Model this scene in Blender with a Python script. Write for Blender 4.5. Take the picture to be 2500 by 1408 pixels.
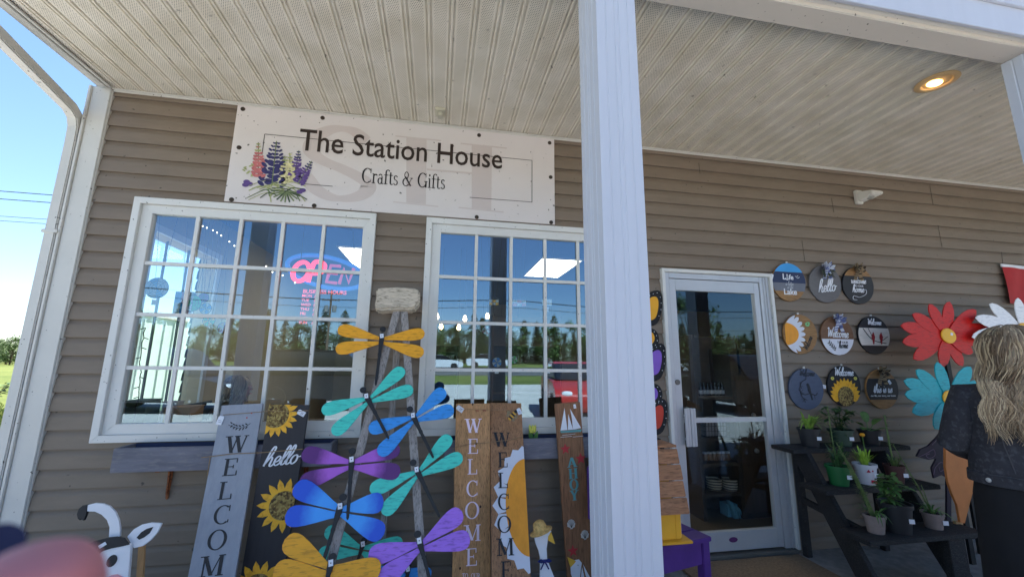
import bpy, bmesh, math, random
from mathutils import Vector, Matrix
R = math.radians
random.seed(7)
for o in list(bpy.data.objects): bpy.data.objects.remove(o)
sc = bpy.context.scene
COL = sc.collection

# ------------------------------------------------------------ camera, world, sun, exposure
FPX, YAW, PITCH, ROLL = 993.1, .177774, .179893, .0098315
CAM = Vector((0, -3, 1.4))
FW = Vector((math.sin(YAW)*math.cos(PITCH), math.cos(YAW)*math.cos(PITCH), math.sin(PITCH)))
_r = Vector((math.cos(YAW), -math.sin(YAW), 0)); _u = _r.cross(FW)
RT = math.cos(ROLL)*_r + math.sin(ROLL)*_u
UP = math.cos(ROLL)*_u - math.sin(ROLL)*_r
cd = bpy.data.cameras.new('camera'); cam = bpy.data.objects.new('camera', cd); COL.objects.link(cam)
m = Matrix((RT, UP, -FW)).transposed().to_4x4(); m.translation = CAM
cam.matrix_world = m
cd.sensor_fit = 'HORIZONTAL'; cd.sensor_width = 36; cd.lens = FPX/2500*36
cd.clip_start = .005; cd.clip_end = 3000
cd.dof.use_dof = True; cd.dof.focus_distance = 3.0; cd.dof.aperture_fstop = 6.5
sc.camera = cam

SUN_EL, SUN_AZ = 54, 24           # azimuth measured from +y towards +x
sd = Vector((math.sin(R(SUN_AZ))*math.cos(R(SUN_EL)), math.cos(R(SUN_AZ))*math.cos(R(SUN_EL)), math.sin(R(SUN_EL))))
w = bpy.data.worlds.new('World'); sc.world = w; w.use_nodes = True
nt = w.node_tree; bg = nt.nodes['Background']
sk = nt.nodes.new('ShaderNodeTexSky'); sk.sky_type = 'NISHITA'; sk.sun_disc = False
sk.sun_elevation = R(SUN_EL); sk.sun_rotation = R(SUN_AZ); sk.air_density = 1.0; sk.dust_density = .25; sk.ozone_density = 4.5
nt.links.new(sk.outputs[0], bg.inputs[0]); bg.inputs[1].default_value = .08
sl = bpy.data.lights.new('sun', 'SUN'); sl.energy = 5.0; sl.angle = R(.5); sl.color = (1, .965, .90)
so = bpy.data.objects.new('sun', sl); COL.objects.link(so)
so.rotation_euler = (-sd).to_track_quat('-Z', 'Y').to_euler()
so.location = (0, 20, 30)
vs = sc.view_settings; vs.view_transform = 'Standard'; vs.look = 'None'; vs.gamma = 1; vs.use_curve_mapping = False
vs.exposure = 1.88
sc.cycles.use_denoising = True
sc.cycles.max_bounces = 8; sc.cycles.transparent_max_bounces = 16; sc.cycles.glossy_bounces = 4
sc.cycles.sample_clamp_indirect = 6

# ------------------------------------------------------------ photo ray helpers (a measured point on a known plane)
def ray(px, py): return FW + (px-1250)/FPX*RT + (704-py)/FPX*UP
def at(px, py, y=0.0):
    d = ray(px, py); return CAM + d*((y-CAM.y)/d.y)
def atz(px, py, z=0.0):
    d = ray(px, py); return CAM + d*((z-CAM.z)/d.z)

# ------------------------------------------------------------ materials
def L(r, g, b, k=1.0):
    f = lambda c: min(.9, k*((c/255/12.92) if c/255 <= .04045 else ((c/255+.055)/1.055)**2.4))
    return (f(r), f(g), f(b))
MATS = {}
def mat(name, col, rough=.6, metal=0, var=.12, scale=6, stretch=(1,1,1), bump=0, specks=0, speck_scale=60, streak=None, streak_amt=.5, spec=.4, emit=None, estr=0):
    """painted / wooden / plain surface with noise variation, optional dark specks (fly dirt) and brush or grain streaks"""
    if name in MATS: return MATS[name]
    ma = bpy.data.materials.new(name); ma.use_nodes = True; n = ma.node_tree.nodes; l = ma.node_tree.links
    b = n['Principled BSDF']; b.inputs['Roughness'].default_value = rough; b.inputs['Metallic'].default_value = metal
    b.inputs['Specular IOR Level'].default_value = spec
    tc = n.new('ShaderNodeTexCoord'); mp = n.new('ShaderNodeMapping'); mp.inputs['Scale'].default_value = stretch
    l.new(tc.outputs['Object'], mp.inputs[0])
    no = n.new('ShaderNodeTexNoise'); no.inputs['Scale'].default_value = scale; no.inputs['Detail'].default_value = 8; no.inputs['Roughness'].default_value = .65
    l.new(mp.outputs[0], no.inputs['Vector'])
    rp = n.new('ShaderNodeValToRGB'); e = rp.color_ramp.elements
    e[0].position = .3; e[1].position = .7
    e[0].color = tuple(c*(1-var) for c in col)+(1,); e[1].color = tuple(min(.95, c*(1+var)) for c in col)+(1,)
    l.new(no.outputs[0], rp.inputs[0]); out = rp.outputs[0]
    if streak:
        mp2 = n.new('ShaderNodeMapping'); mp2.inputs['Scale'].default_value = tuple(s*3 for s in stretch); l.new(tc.outputs['Object'], mp2.inputs[0])
        n2 = n.new('ShaderNodeTexNoise'); n2.inputs['Scale'].default_value = scale; n2.inputs['Detail'].default_value = 3; n2.inputs['Distortion'].default_value = .3
        l.new(mp2.outputs[0], n2.inputs['Vector'])
        r2 = n.new('ShaderNodeValToRGB'); r2.color_ramp.elements[0].position = .52; r2.color_ramp.elements[1].position = .68
        r2.color_ramp.elements[0].color = (0,0,0,1); r2.color_ramp.elements[1].color = (streak_amt,)*3+(1,)
        l.new(n2.outputs[0], r2.inputs[0])
        mx = n.new('ShaderNodeMixRGB'); l.new(r2.outputs[0], mx.inputs[0]); l.new(out, mx.inputs[1]); mx.inputs[2].default_value = tuple(streak)+(1,)
        out = mx.outputs[0]
    if specks:
        n3 = n.new('ShaderNodeTexNoise'); n3.inputs['Scale'].default_value = speck_scale; n3.inputs['Detail'].default_value = 1
        l.new(tc.outputs['Object'], n3.inputs['Vector'])
        r3 = n.new('ShaderNodeValToRGB'); r3.color_ramp.elements[0].position = .74-specks*.1; r3.color_ramp.elements[1].position = .78-specks*.1
        r3.color_ramp.elements[0].color = (0,0,0,1); r3.color_ramp.elements[1].color = (.85,.85,.85,1)
        l.new(n3.outputs[0], r3.inputs[0])
        mx = n.new('ShaderNodeMixRGB'); l.new(r3.outputs[0], mx.inputs[0]); l.new(out, mx.inputs[1]); mx.inputs[2].default_value = (.05,.045,.035,1)
        out = mx.outputs[0]
    l.new(out, b.inputs['Base Color'])
    if bump:
        bp = n.new('ShaderNodeBump'); bp.inputs['Strength'].default_value = bump; bp.inputs['Distance'].default_value = .01
        l.new(no.outputs[0], bp.inputs['Height']); l.new(bp.outputs[0], b.inputs['Normal'])
    if emit:
        b.inputs['Emission Color'].default_value = tuple(emit)+(1,); b.inputs['Emission Strength'].default_value = estr
    MATS[name] = ma; return ma

def glass_mat(name, ior=2.0, tint=(.95,.975,.97)):
    ma = bpy.data.materials.new(name); ma.use_nodes = True; n = ma.node_tree.nodes; l = ma.node_tree.links
    n.remove(n['Principled BSDF']); out = n['Material Output']
    t = n.new('ShaderNodeBsdfTransparent'); t.inputs[0].default_value = tint+(1,)
    g = n.new('ShaderNodeBsdfGlossy'); g.inputs['Roughness'].default_value = .006; g.inputs[0].default_value = (.56,.80,1,1)
    fr = n.new('ShaderNodeFresnel'); fr.inputs[0].default_value = ior
    tc = n.new('ShaderNodeTexCoord'); no = n.new('ShaderNodeTexNoise'); no.inputs['Scale'].default_value = 2.2; no.inputs['Detail'].default_value = 1
    l.new(tc.outputs['Object'], no.inputs['Vector'])
    bp = n.new('ShaderNodeBump'); bp.inputs['Strength'].default_value = .02; bp.inputs['Distance'].default_value = .004
    l.new(no.outputs[0], bp.inputs['Height']); l.new(bp.outputs[0], g.inputs['Normal'])
    gm = n.new('ShaderNodeNewGeometry'); iv = n.new('ShaderNodeMath'); iv.operation = 'SUBTRACT'; iv.inputs[0].default_value = 1; l.new(gm.outputs['Backfacing'], iv.inputs[1])
    ml = n.new('ShaderNodeMath'); ml.operation = 'MULTIPLY'; l.new(fr.outputs[0], ml.inputs[0]); l.new(iv.outputs[0], ml.inputs[1])
    mx = n.new('ShaderNodeMixShader'); l.new(ml.outputs[0], mx.inputs[0]); l.new(t.outputs[0], mx.inputs[1]); l.new(g.outputs[0], mx.inputs[2])
    l.new(mx.outputs[0], out.inputs[0]); return ma
def ombre_mat(name, c0, c1, r0, r1):
    """two paints blended along the wing, measured from the wing root (the object's own origin)"""
    ma = bpy.data.materials.new(name); ma.use_nodes = True; n = ma.node_tree.nodes; l = ma.node_tree.links; b = n['Principled BSDF']
    b.inputs['Roughness'].default_value = .5
    tc = n.new('ShaderNodeTexCoord'); vm = n.new('ShaderNodeVectorMath'); vm.operation = 'LENGTH'; l.new(tc.outputs['Object'], vm.inputs[0])
    no = n.new('ShaderNodeTexNoise'); no.inputs['Scale'].default_value = 45; no.inputs['Detail'].default_value = 3; l.new(tc.outputs['Object'], no.inputs['Vector'])
    ad = n.new('ShaderNodeMath'); ad.operation = 'MULTIPLY_ADD'; l.new(no.outputs[0], ad.inputs[0]); ad.inputs[1].default_value = .035; l.new(vm.outputs['Value'], ad.inputs[2])
    mr = n.new('ShaderNodeMapRange'); mr.inputs[1].default_value = r0; mr.inputs[2].default_value = r1; l.new(ad.outputs[0], mr.inputs[0])
    mx = n.new('ShaderNodeMixRGB'); l.new(mr.outputs[0], mx.inputs[0]); mx.inputs[1].default_value = c0+(1,); mx.inputs[2].default_value = c1+(1,)
    l.new(mx.outputs[0], b.inputs['Base Color']); return ma
def seed_mat(name, cols, scale):
    ma = bpy.data.materials.new(name); ma.use_nodes = True; n = ma.node_tree.nodes; l = ma.node_tree.links; b = n['Principled BSDF']
    b.inputs['Roughness'].default_value = .8
    tc = n.new('ShaderNodeTexCoord'); v = n.new('ShaderNodeTexVoronoi'); v.inputs['Scale'].default_value = scale; l.new(tc.outputs['Object'], v.inputs['Vector'])
    r = n.new('ShaderNodeValToRGB'); el = r.color_ramp.elements
    el[0].color = cols[0]+(1,); el[0].position = .15; el[1].color = cols[2]+(1,); el[1].position = .7
    x = el.new(.4); x.color = cols[1]+(1,)
    l.new(v.outputs['Color'], r.inputs[0]); l.new(r.outputs[0], b.inputs['Base Color'])
    bp = n.new('ShaderNodeBump'); bp.inputs['Strength'].default_value = .8; bp.inputs['Distance'].default_value = .005
    l.new(v.outputs['Distance'], bp.inputs['Height']); l.new(bp.outputs[0], b.inputs['Normal']); return ma
def stripe_mat(name, c0, c1, scale, axis='Z'):
    ma = bpy.data.materials.new(name); ma.use_nodes = True; n = ma.node_tree.nodes; l = ma.node_tree.links; b = n['Principled BSDF']
    b.inputs['Roughness'].default_value = .8
    tc = n.new('ShaderNodeTexCoord'); v = n.new('ShaderNodeTexWave'); v.bands_direction = axis; v.inputs['Scale'].default_value = scale; v.inputs['Distortion'].default_value = 1.5
    v.inputs['Detail'].default_value = 1
    l.new(tc.outputs['Object'], v.inputs['Vector'])
    r = n.new('ShaderNodeValToRGB'); r.color_ramp.interpolation = 'CONSTANT'; r.color_ramp.elements[0].color = c0+(1,); r.color_ramp.elements[1].color = c1+(1,); r.color_ramp.elements[1].position = .5
    l.new(v.outputs[0], r.inputs[0]); l.new(r.outputs[0], b.inputs['Base Color']); return ma

# ------------------------------------------------------------ mesh builder
class Fr:
    """a local frame: origin, u (right), v (up), n (towards the viewer)"""
    def __init__(s, o, u=(1,0,0), v=(0,0,1)):
        s.o = Vector(o); s.u = Vector(u).normalized(); v = Vector(v); s.v = (v - s.u*v.dot(s.u)).normalized(); s.n = s.u.cross(s.v)
        if s.n.y > 0: s.n = -s.n
    def p(s, u, v, w=0): return s.o + s.u*u + s.v*v + s.n*w
    def px(s, px, py, w=0):
        d = ray(px, py); o = s.o + s.n*w
        q = CAM + d*((o-CAM).dot(s.n)/d.dot(s.n)) - s.o
        return (q.dot(s.u), q.dot(s.v))
class MB:
    def __init__(s): s.v = []; s.f = []; s.mi = []
    def add(s, vs, fs, mi=0):
        k = len(s.v); s.v += [Vector(p) for p in vs]; s.f += [tuple(i+k for i in f) for f in fs]; s.mi += [mi]*len(fs); return s
    def box(s, x0, x1, y0, y1, z0, z1, mi=0):
        return s.add([(x,y,z) for z in (z0,z1) for y in (y0,y1) for x in (x0,x1)],
              [(0,2,3,1),(4,5,7,6),(0,1,5,4),(2,6,7,3),(0,4,6,2),(1,3,7,5)], mi)
    def fbox(s, fr, u0, u1, v0, v1, w0, w1, mi=0):
        return s.add([fr.p(u,v,w_) for v in (v0,v1) for w_ in (w0,w1) for u in (u0,u1)],
              [(0,2,3,1),(4,5,7,6),(0,1,5,4),(2,6,7,3),(0,4,6,2),(1,3,7,5)], mi)
    def prism(s, fr, poly, w0, w1, mi=0):
        a = sum(poly[i][0]*poly[(i+1)%len(poly)][1]-poly[(i+1)%len(poly)][0]*poly[i][1] for i in range(len(poly)))
        if a < 0: poly = poly[::-1]
        n = len(poly)
        vs = [fr.p(u,v,w1) for u,v in poly] + [fr.p(u,v,w0) for u,v in poly]
        fs = [tuple(range(n)), tuple(range(2*n-1, n-1, -1))] + [(i, i+n, (i+1)%n+n, (i+1)%n) for i in range(n)]
        return s.add(vs, fs, mi)
    def beam(s, a, b, wd, th, up=(0,0,1), mi=0):
        a = Vector(a); b = Vector(b); d = (b-a).normalized(); sx = d.cross(Vector(up)).normalized(); sz = sx.cross(d)
        vs = [p + sx*i*wd/2 + sz*j*th/2 for p in (a,b) for i,j in ((-1,-1),(1,-1),(1,1),(-1,1))]
        return s.add(vs, [(0,1,2,3),(7,6,5,4),(0,4,5,1),(1,5,6,2),(2,6,7,3),(3,7,4,0)], mi)
    def tube(s, pts, r, n=8, mi=0, cap=True, sq=None):
        pts = [Vector(p) for p in pts]; rs = r if isinstance(r, (list,tuple)) else [r]*len(pts)
        k = len(s.v); prev = None
        for i, p in enumerate(pts):
            t = (pts[min(i+1,len(pts)-1)]-pts[max(i-1,0)]).normalized()
            if prev is None:
                a = Vector((0,0,1)) if abs(t.z) < .9 else Vector((1,0,0))
                x = t.cross(a).normalized()
            else: x = (prev - t*prev.dot(t)).normalized()
            prev = x; y = t.cross(x)
            for j in range(n):
                an = 2*math.pi*(j+.5)/n
                cx, cy = math.cos(an), math.sin(an)
                if sq: cx, cy = cx*sq[0], cy*sq[1]
                s.v.append(p + x*cx*rs[i] + y*cy*rs[i])
        for i in range(len(pts)-1):
            for j in range(n):
                s.f.append((k+i*n+j, k+i*n+(j+1)%n, k+(i+1)*n+(j+1)%n, k+(i+1)*n+j)); s.mi.append(mi)
        if cap:
            s.f.append(tuple(k+j for j in range(n-1,-1,-1))); s.mi.append(mi)
            s.f.append(tuple(k+(len(pts)-1)*n+j for j in range(n))); s.mi.append(mi)
        return s
    def lathe(s, c, prof, n=20, mi=0, ax=(0,0,1), sx=1, sy=1):
        c = Vector(c); z = Vector(ax).normalized(); x = z.orthogonal().normalized(); y = z.cross(x); k = len(s.v)
        for r, h in prof:
            for j in range(n):
                an = 2*math.pi*j/n; s.v.append(c + z*h + x*math.cos(an)*r*sx + y*math.sin(an)*r*sy)
        for i in range(len(prof)-1):
            for j in range(n):
                s.f.append((k+i*n+j, k+i*n+(j+1)%n, k+(i+1)*n+(j+1)%n, k+(i+1)*n+j)); s.mi.append(mi)
        for i, rev in ((0, True), (len(prof)-1, False)):
            if prof[i][0] > 1e-5:
                q = [k+i*n+j for j in range(n)]; s.f.append(tuple(q[::-1] if rev else q)); s.mi.append(mi)
        return s
    def ball(s, c, rx, ry=None, rz=None, n=12, mi=0):
        ry = ry or rx; rz = rz or rx; c = Vector(c); k = len(s.v); m_ = n//2
        for i in range(m_+1):
            t = math.pi*i/m_
            for j in range(n):
                a = 2*math.pi*j/n; s.v.append(c + Vector((rx*math.sin(t)*math.cos(a), ry*math.sin(t)*math.sin(a), rz*math.cos(t))))
        for i in range(m_):
            for j in range(n):
                s.f.append((k+i*n+j, k+(i+1)*n+j, k+(i+1)*n+(j+1)%n, k+i*n+(j+1)%n)); s.mi.append(mi)
        return s
    def leaf(s, base, d, up, ln, wd, droop=.3, seg=4, mi=0, fold=.15):
        """a bending leaf blade of a few quads"""
        base = Vector(base); d = Vector(d).normalized(); up = Vector(up); sd_ = d.cross(up)
        if sd_.length < 1e-4: sd_ = d.orthogonal()
        sd_.normalize(); nn = sd_.cross(d); k = len(s.v)
        for i in range(seg+1):
            t = i/seg; wv = wd*math.sin(math.pi*min(.97, t*.85+.12))**.8*.5
            if i == seg: wv = wd*.02
            p = base + d*ln*t + Vector((0,0,-droop*ln*t*t))
            s.v += [p - sd_*wv + nn*fold*wv, p, p + sd_*wv + nn*fold*wv]
        for i in range(seg):
            a = k+i*3
            s.f += [(a,a+1,a+4,a+3), (a+1,a+2,a+5,a+4)]; s.mi += [mi,mi]
        return s
    def build(s, name, mats, parent=None, smooth=False, bevel=0, origin=None):
        mats = mats if isinstance(mats, (list,tuple)) else [mats]
        base = Vector(parent['_b']) if parent is not None and '_b' in parent else Vector((0,0,0))
        off = Vector(origin) if origin is not None else base
        me = bpy.data.meshes.new(name); me.from_pydata([tuple(v-off) for v in s.v], [], s.f); 
        me.polygons.foreach_set('material_index', s.mi)
        for q in mats: me.materials.append(q)
        bm = bmesh.new(); bm.from_mesh(me)
        bmesh.ops.recalc_face_normals(bm, faces=bm.faces)
        if bevel:
            es = [e for e in bm.edges if len(e.link_faces) == 2 and e.calc_face_angle(0) > .6]
            bmesh.ops.bevel(bm, geom=es, offset=bevel, segments=2, affect='EDGES', clamp_overlap=True)
        bm.to_mesh(me); bm.free()
        if smooth:
            me.polygons.foreach_set('use_smooth', [True]*len(me.polygons))
            try: me.set_sharp_from_angle(angle=R(40))
            except Exception: pass
        me.update()
        ob = bpy.data.objects.new(name, me); COL.objects.link(ob)
        ob['_b'] = tuple(off)
        if parent is not None: ob.parent = parent
        ob.location = off - base
        return ob
def thing(name, label, cat, loc, group=None, kind=None):
    o = bpy.data.objects.new(name, None); COL.objects.link(o); o.location = loc; o['_b'] = tuple(loc)
    o.empty_display_size = .1
    tag(o, label, cat, group, kind); return o
def tag(o, label=None, cat=None, group=None, kind=None):
    if label: o['label'] = label
    if cat: o['category'] = cat
    if group: o['group'] = group
    if kind: o['kind'] = kind
    return o
def copy_tree(o, loc, label=None, rz=0, sc_=1):
    c = o.copy(); COL.objects.link(c); c.location = loc; c.rotation_euler.z = rz; c.scale = (sc_,)*3
    if label: c['label'] = label
    for ch in o.children:
        d = ch.copy(); COL.objects.link(d); d.parent = c
        for g in ch.children:
            e = g.copy(); COL.objects.link(e); e.parent = d
    return c

# ------------------------------------------------------------ drawing helpers: smooth strokes, lettering, outlines
def smooth(pts, k=6, closed=False):
    P = [Vector((p[0], p[1])) for p in pts]; n = len(P); out = []
    rng = range(n) if closed else range(n-1)
    for i in rng:
        p0 = P[(i-1)%n] if closed else P[max(i-1,0)]; p1 = P[i]; p2 = P[(i+1)%n]; p3 = P[(i+2)%n] if closed else P[min(i+2,n-1)]
        for j in range(k):
            t = j/k
            q = .5*((2*p1)+(p2-p0)*t+(2*p0-5*p1+4*p2-p3)*t*t+(3*p1-p0-3*p2+p3)*t**3); out.append((q.x,q.y))
    if not closed: out.append((P[-1].x, P[-1].y))
    return out
def ell(cx, cy, rx, ry, n=28, a0=0, a1=360, rot=0):
    c, s_ = math.cos(R(rot)), math.sin(R(rot)); o = []
    full = abs(a1-a0) >= 360
    for i in range(n if full else n+1):
        a = R(a0+(a1-a0)*i/n); x, y = rx*math.cos(a), ry*math.sin(a); o.append((cx+x*c-y*s_, cy+x*s_+y*c))
    return o
class Pen:
    """lays thin raised paint / cut letters on a frame; each shape a hair above the one before so none share a plane"""
    def __init__(s, fr, w=.0008, th=.0012): s.fr = fr; s.mb = MB(); s.w = w; s.th = th; s.k = 0
    def poly(s, pts, mi=0):
        w = s.w + (s.k % 9)*.00012; s.k += 1
        s.mb.prism(s.fr, pts, w-.0004, w+s.th, mi); return s
    def stroke(s, pts, wd, nib=0, mi=0, sm=5):
        q = smooth(pts, sm) if sm else pts
        ls, rs = [], []
        for i, p in enumerate(q):
            a = q[max(i-1,0)]; b = q[min(i+1,len(q)-1)]; dx, dy = b[0]-a[0], b[1]-a[1]; ln = math.hypot(dx,dy) or 1e-6
            h = wd/2*((1-nib) + nib*abs(dy)/ln)
            ls.append((p[0]-dy/ln*h, p[1]+dx/ln*h)); rs.append((p[0]+dy/ln*h, p[1]-dx/ln*h))
        w = s.w + (s.k % 9)*.00012; s.k += 1; n = len(q); t = w+s.th; m_ = s.mb; k = len(m_.v)
        for j in range(n):
            m_.v += [s.fr.p(*ls[j], t), s.fr.p(*rs[j], t), s.fr.p(*ls[j], w-.0004), s.fr.p(*rs[j], w-.0004)]
        for j in range(n-1):
            a = k+4*j; m_.f += [(a,a+1,a+5,a+4), (a,a+4,a+6,a+2), (a+1,a+3,a+7,a+5)]; m_.mi += [mi]*3
        return s
    def build(s, name, mats, parent): return s.mb.build(name, mats, parent)
# ---- serif capitals and small letters, as stems, arms, slants and bowls (cap height 1)
T1, T2 = .15, .05
def v_(x,y0,y1,w=T1): return [(x-w/2,y0),(x+w/2,y0),(x+w/2,y1),(x-w/2,y1)]
def h_(x0,x1,y,w=T2): return [(x0,y-w/2),(x1,y-w/2),(x1,y+w/2),(x0,y+w/2)]
def d_(x0,y0,x1,y1,w): return [(x0-w/2,y0),(x0+w/2,y0),(x1+w/2,y1),(x1-w/2,y1)]
def bowl(cx,cy,rx,ry,a0,a1,tk=T1,tn=T2,n=22):
    o, i = [], []
    for k in range(n+1):
        a = R(a0+(a1-a0)*k/n); c, s_ = math.cos(a), math.sin(a); o.append((cx+rx*c, cy+ry*s_)); i.append((cx+(rx-tk)*c, cy+(ry-tn)*s_))
    return o + i[::-1]
def G(ch):
    """(polygons, advance) of one serif letter"""
    if ch == 'W': return [d_(.2,.97,.42,0,.17), d_(.42,0,.62,.95,.06), d_(.6,.97,.84,0,.17), d_(.84,0,1.06,.97,.06), h_(.02,.38,.975), h_(.48,.76,.975), h_(.95,1.18,.975)], 1.2
    if ch == 'E': return [v_(.2,0,1), h_(.04,.72,.975), h_(.04,.76,.025), h_(.2,.55,.52), v_(.7,.74,1,.05), v_(.74,0,.28,.05), v_(.54,.42,.62,.045)], .82
    if ch == 'L': return [v_(.2,0,1), h_(.04,.4,.975), h_(.04,.72,.025), v_(.7,0,.3,.05)], .78
    if ch == 'C': return [bowl(.5,.5,.46,.52,50,310), v_(.8,.68,1,.05), v_(.81,.06,.22,.05)], .92
    if ch == 'G': return [bowl(.5,.5,.46,.52,50,330), v_(.8,.7,1,.05), v_(.82,0,.42,.13), h_(.66,.96,.42)], .98
    if ch == 'O': return [bowl(.5,.5,.48,.52,-90,90), bowl(.5,.5,.48,.52,90,270)], 1.0
    if ch == 'M': return [d_(.2,0,.2,.97,.06), d_(.22,.98,.55,.05,.16), d_(.55,.05,.86,.98,.05), v_(.9,0,1), h_(.02,.36,.975), h_(.78,1.06,.975), h_(.05,.35,.025), h_(.74,1.06,.025)], 1.1
    if ch == 'H': return [v_(.2,0,1), v_(.8,0,1), h_(.2,.8,.52), h_(.04,.36,.975), h_(.64,.96,.975), h_(.04,.36,.025), h_(.64,.96,.025)], 1.0
    if ch == 'A': return [d_(.12,0,.44,1,.06), d_(.8,0,.48,1,.16), h_(.24,.7,.33), h_(0,.26,.025), h_(.64,.98,.025)], .98
    if ch == 'Y': return [d_(.16,1,.45,.45,.15), d_(.78,1,.45,.45,.06), v_(.45,0,.5), h_(.02,.36,.975), h_(.64,.94,.975), h_(.28,.62,.025)], .94
    if ch == 'T': return [v_(.42,0,1), h_(.04,.8,.97), v_(.06,.72,1,.05), v_(.78,.72,1,.05), h_(.25,.6,.025)], .84
    if ch == 'U': return [v_(.2,.3,1), bowl(.46,.32,.33,.34,180,360,.1,.06), v_(.76,.3,1,.06), h_(.04,.36,.975), h_(.64,.9,.975)], .94
    if ch == 'R': return [v_(.2,0,1), bowl(.36,.74,.34,.26,-90,90,.13,.05), h_(.04,.38,.975), h_(.2,.38,.5), d_(.42,.5,.76,0,.15), h_(.04,.36,.025), h_(.68,.9,.025)], .9
    if ch == 'r': return [v_(.16,0,.66,.11), bowl(.34,.44,.2,.22,40,150,.08,.08), h_(.02,.3,.02,.04), h_(.04,.16,.65,.04)], .48
    if ch == 'a': return [bowl(.28,.5,.18,.18,20,160,.08,.05), v_(.42,.05,.5,.1), bowl(.25,.2,.21,.22,40,320,.1,.05), h_(.4,.56,.03,.05)], .58
    if ch == 'f': return [v_(.18,0,.82,.11), bowl(.34,.82,.215,.2,30,180,.1,.05), h_(.02,.4,.64,.04), h_(.04,.36,.02,.04)], .42
    if ch == 't': return [v_(.18,.1,.84,.11), bowl(.3,.14,.175,.16,180,320,.1,.05), h_(.03,.38,.64,.04)], .42
    if ch == 's': return [bowl(.23,.5,.18,.17,20,270,.09,.05), bowl(.23,.17,.2,.19,-160,90,.09,.05)], .48
    if ch == 'i': return [v_(.16,0,.66,.11), h_(.02,.3,.02,.04), h_(.04,.16,.65,.04), ell(.16,.88,.075,.075,10)], .34
    if ch == '&': return [bowl(.36,.76,.2,.24,0,360,.07,.05), bowl(.34,.27,.32,.29,60,330,.1,.05), d_(.24,.66,.78,.02,.14), d_(.62,.2,.84,.55,.05), h_(.72,.96,.56,.04)], 1.0
    return [], .35
def serif(pen, txt, u, v, h, mi=0, sx=1.0, center=True, track=0):
    adv = sum(G(c)[1]*h*sx+track for c in txt); x = u - adv/2 if center else u
    for c in txt:
        ps, a = G(c)
        for p in ps: pen.poly([(x+q[0]*h*sx, v+q[1]*h) for q in p], mi)
        x += a*h*sx+track
# ---- a joined handwriting alphabet (x-height 1)
SCR = {
 'h': ([[(0,.1),(.28,1.2),(.34,1.95),(.2,2.1),(.08,1.5),(.02,0)], [(.03,.45),(.28,.97),(.42,.8),(.42,.15),(.54,0),(.7,.25)]], .68),
 'e': ([[(-.04,.25),(.28,.5),(.36,.85),(.2,1),(.04,.7),(.06,.2),(.25,0),(.5,.28)]], .48),
 'l': ([[(-.04,.25),(.25,1.1),(.32,1.85),(.2,2.1),(.09,1.5),(.09,.3),(.2,0),(.4,.25)]], .38),
 'o': ([[(.3,1),(.08,.82),(.02,.35),(.2,0),(.42,.3),(.42,.75),(.3,1)], [(.36,.88),(.5,.78),(.66,.85)]], .62),
 'W': ([[(0,1.75),(.12,2),(.24,1.8),(.34,.05),(.68,1.6),(.8,.05),(1.15,1.9),(1.35,2.05)]], 1.2),
 'w': ([[(0,.8),(.1,.98),(.14,.3),(.26,0),(.42,.3),(.46,.9),(.5,.2),(.62,0),(.8,.3),(.78,.95),(.98,.85)]], .94),
 'c': ([[(.4,.8),(.25,1),(.05,.75),(.04,.25),(.2,0),(.46,.28)]], .46),
 'm': ([[(-.02,.7),(.1,.98),(.12,0)], [(.12,.5),(.3,.97),(.4,.8),(.4,0)], [(.4,.5),(.58,.97),(.68,.8),(.68,.15),(.8,0),(.94,.28)]], .92),
 'L': ([[(.3,1.9),(.12,2.05),(.08,1),(.05,.05),(.35,.0),(.62,.15)]], .66),
 'a': ([[(.4,.85),(.2,1),(.03,.6),(.06,.1),(.22,0),(.4,.4),(.44,.95),(.44,.2),(.54,0),(.68,.25)]], .64),
 'k': ([[(0,.1),(.24,1.2),(.3,1.95),(.18,2.1),(.07,1.5),(.02,0)], [(.42,1),(.1,.55),(.3,.35),(.46,0),(.64,.2)]], .6),
 'i': ([[(-.02,.3),(.14,.95),(.14,.25),(.24,0),(.4,.25)], [(.17,1.35),(.2,1.45)]], .36),
 'f': ([[(-.02,.2),(.24,1.2),(.34,1.9),(.2,2.1),(.1,1.5),(.08,-.4)], [(-.04,.95),(.4,1)]], .42),
 't': ([[(0,.2),(.16,1.6),(.14,.3),(.24,0),(.42,.25)], [(-.04,1.1),(.38,1.15)]], .38),
 's': ([[(-.02,.2),(.24,1),(.3,.6),(.34,.2),(.15,0),(.0,.1)], [(.3,.15),(.44,.25)]], .42),
 'b': ([[(0,.1),(.22,1.3),(.26,2),(.14,2.1),(.06,1.4),(.06,.1),(.25,0),(.4,.45),(.3,.9),(.08,.7)]], .5),
 'r': ([[(-.02,.3),(.1,1.05),(.28,.9),(.26,.2),(.36,0),(.5,.25)]], .46),
 'u': ([[(0,.8),(.08,.95),(.1,.2),(.24,0),(.42,.4),(.44,.95),(.46,.2),(.56,0),(.7,.25)]], .66),
 ' ': ([], .45)}
def script(pen, txt, u, v, h, wd, mi=0, skew=.22, sx=1.0, nib=.55, rise=0, center=True, rot=0):
    adv = sum(SCR[c][1] for c in txt)*h*sx; x0 = -adv/2 if center else 0; x = x0
    cr_, sr_ = math.cos(R(rot)), math.sin(R(rot))
    for c in txt:
        for st in SCR[c][0]:
            q = []
            for p in st:
                a, b = x+(p[0]*sx+p[1]*skew)*h, p[1]*h + rise*(x-x0)
                q.append((u+a*cr_-b*sr_, v+a*sr_+b*cr_))
            pen.stroke(q, wd, nib, mi, 4)
        x += SCR[c][1]*h*sx
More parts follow.
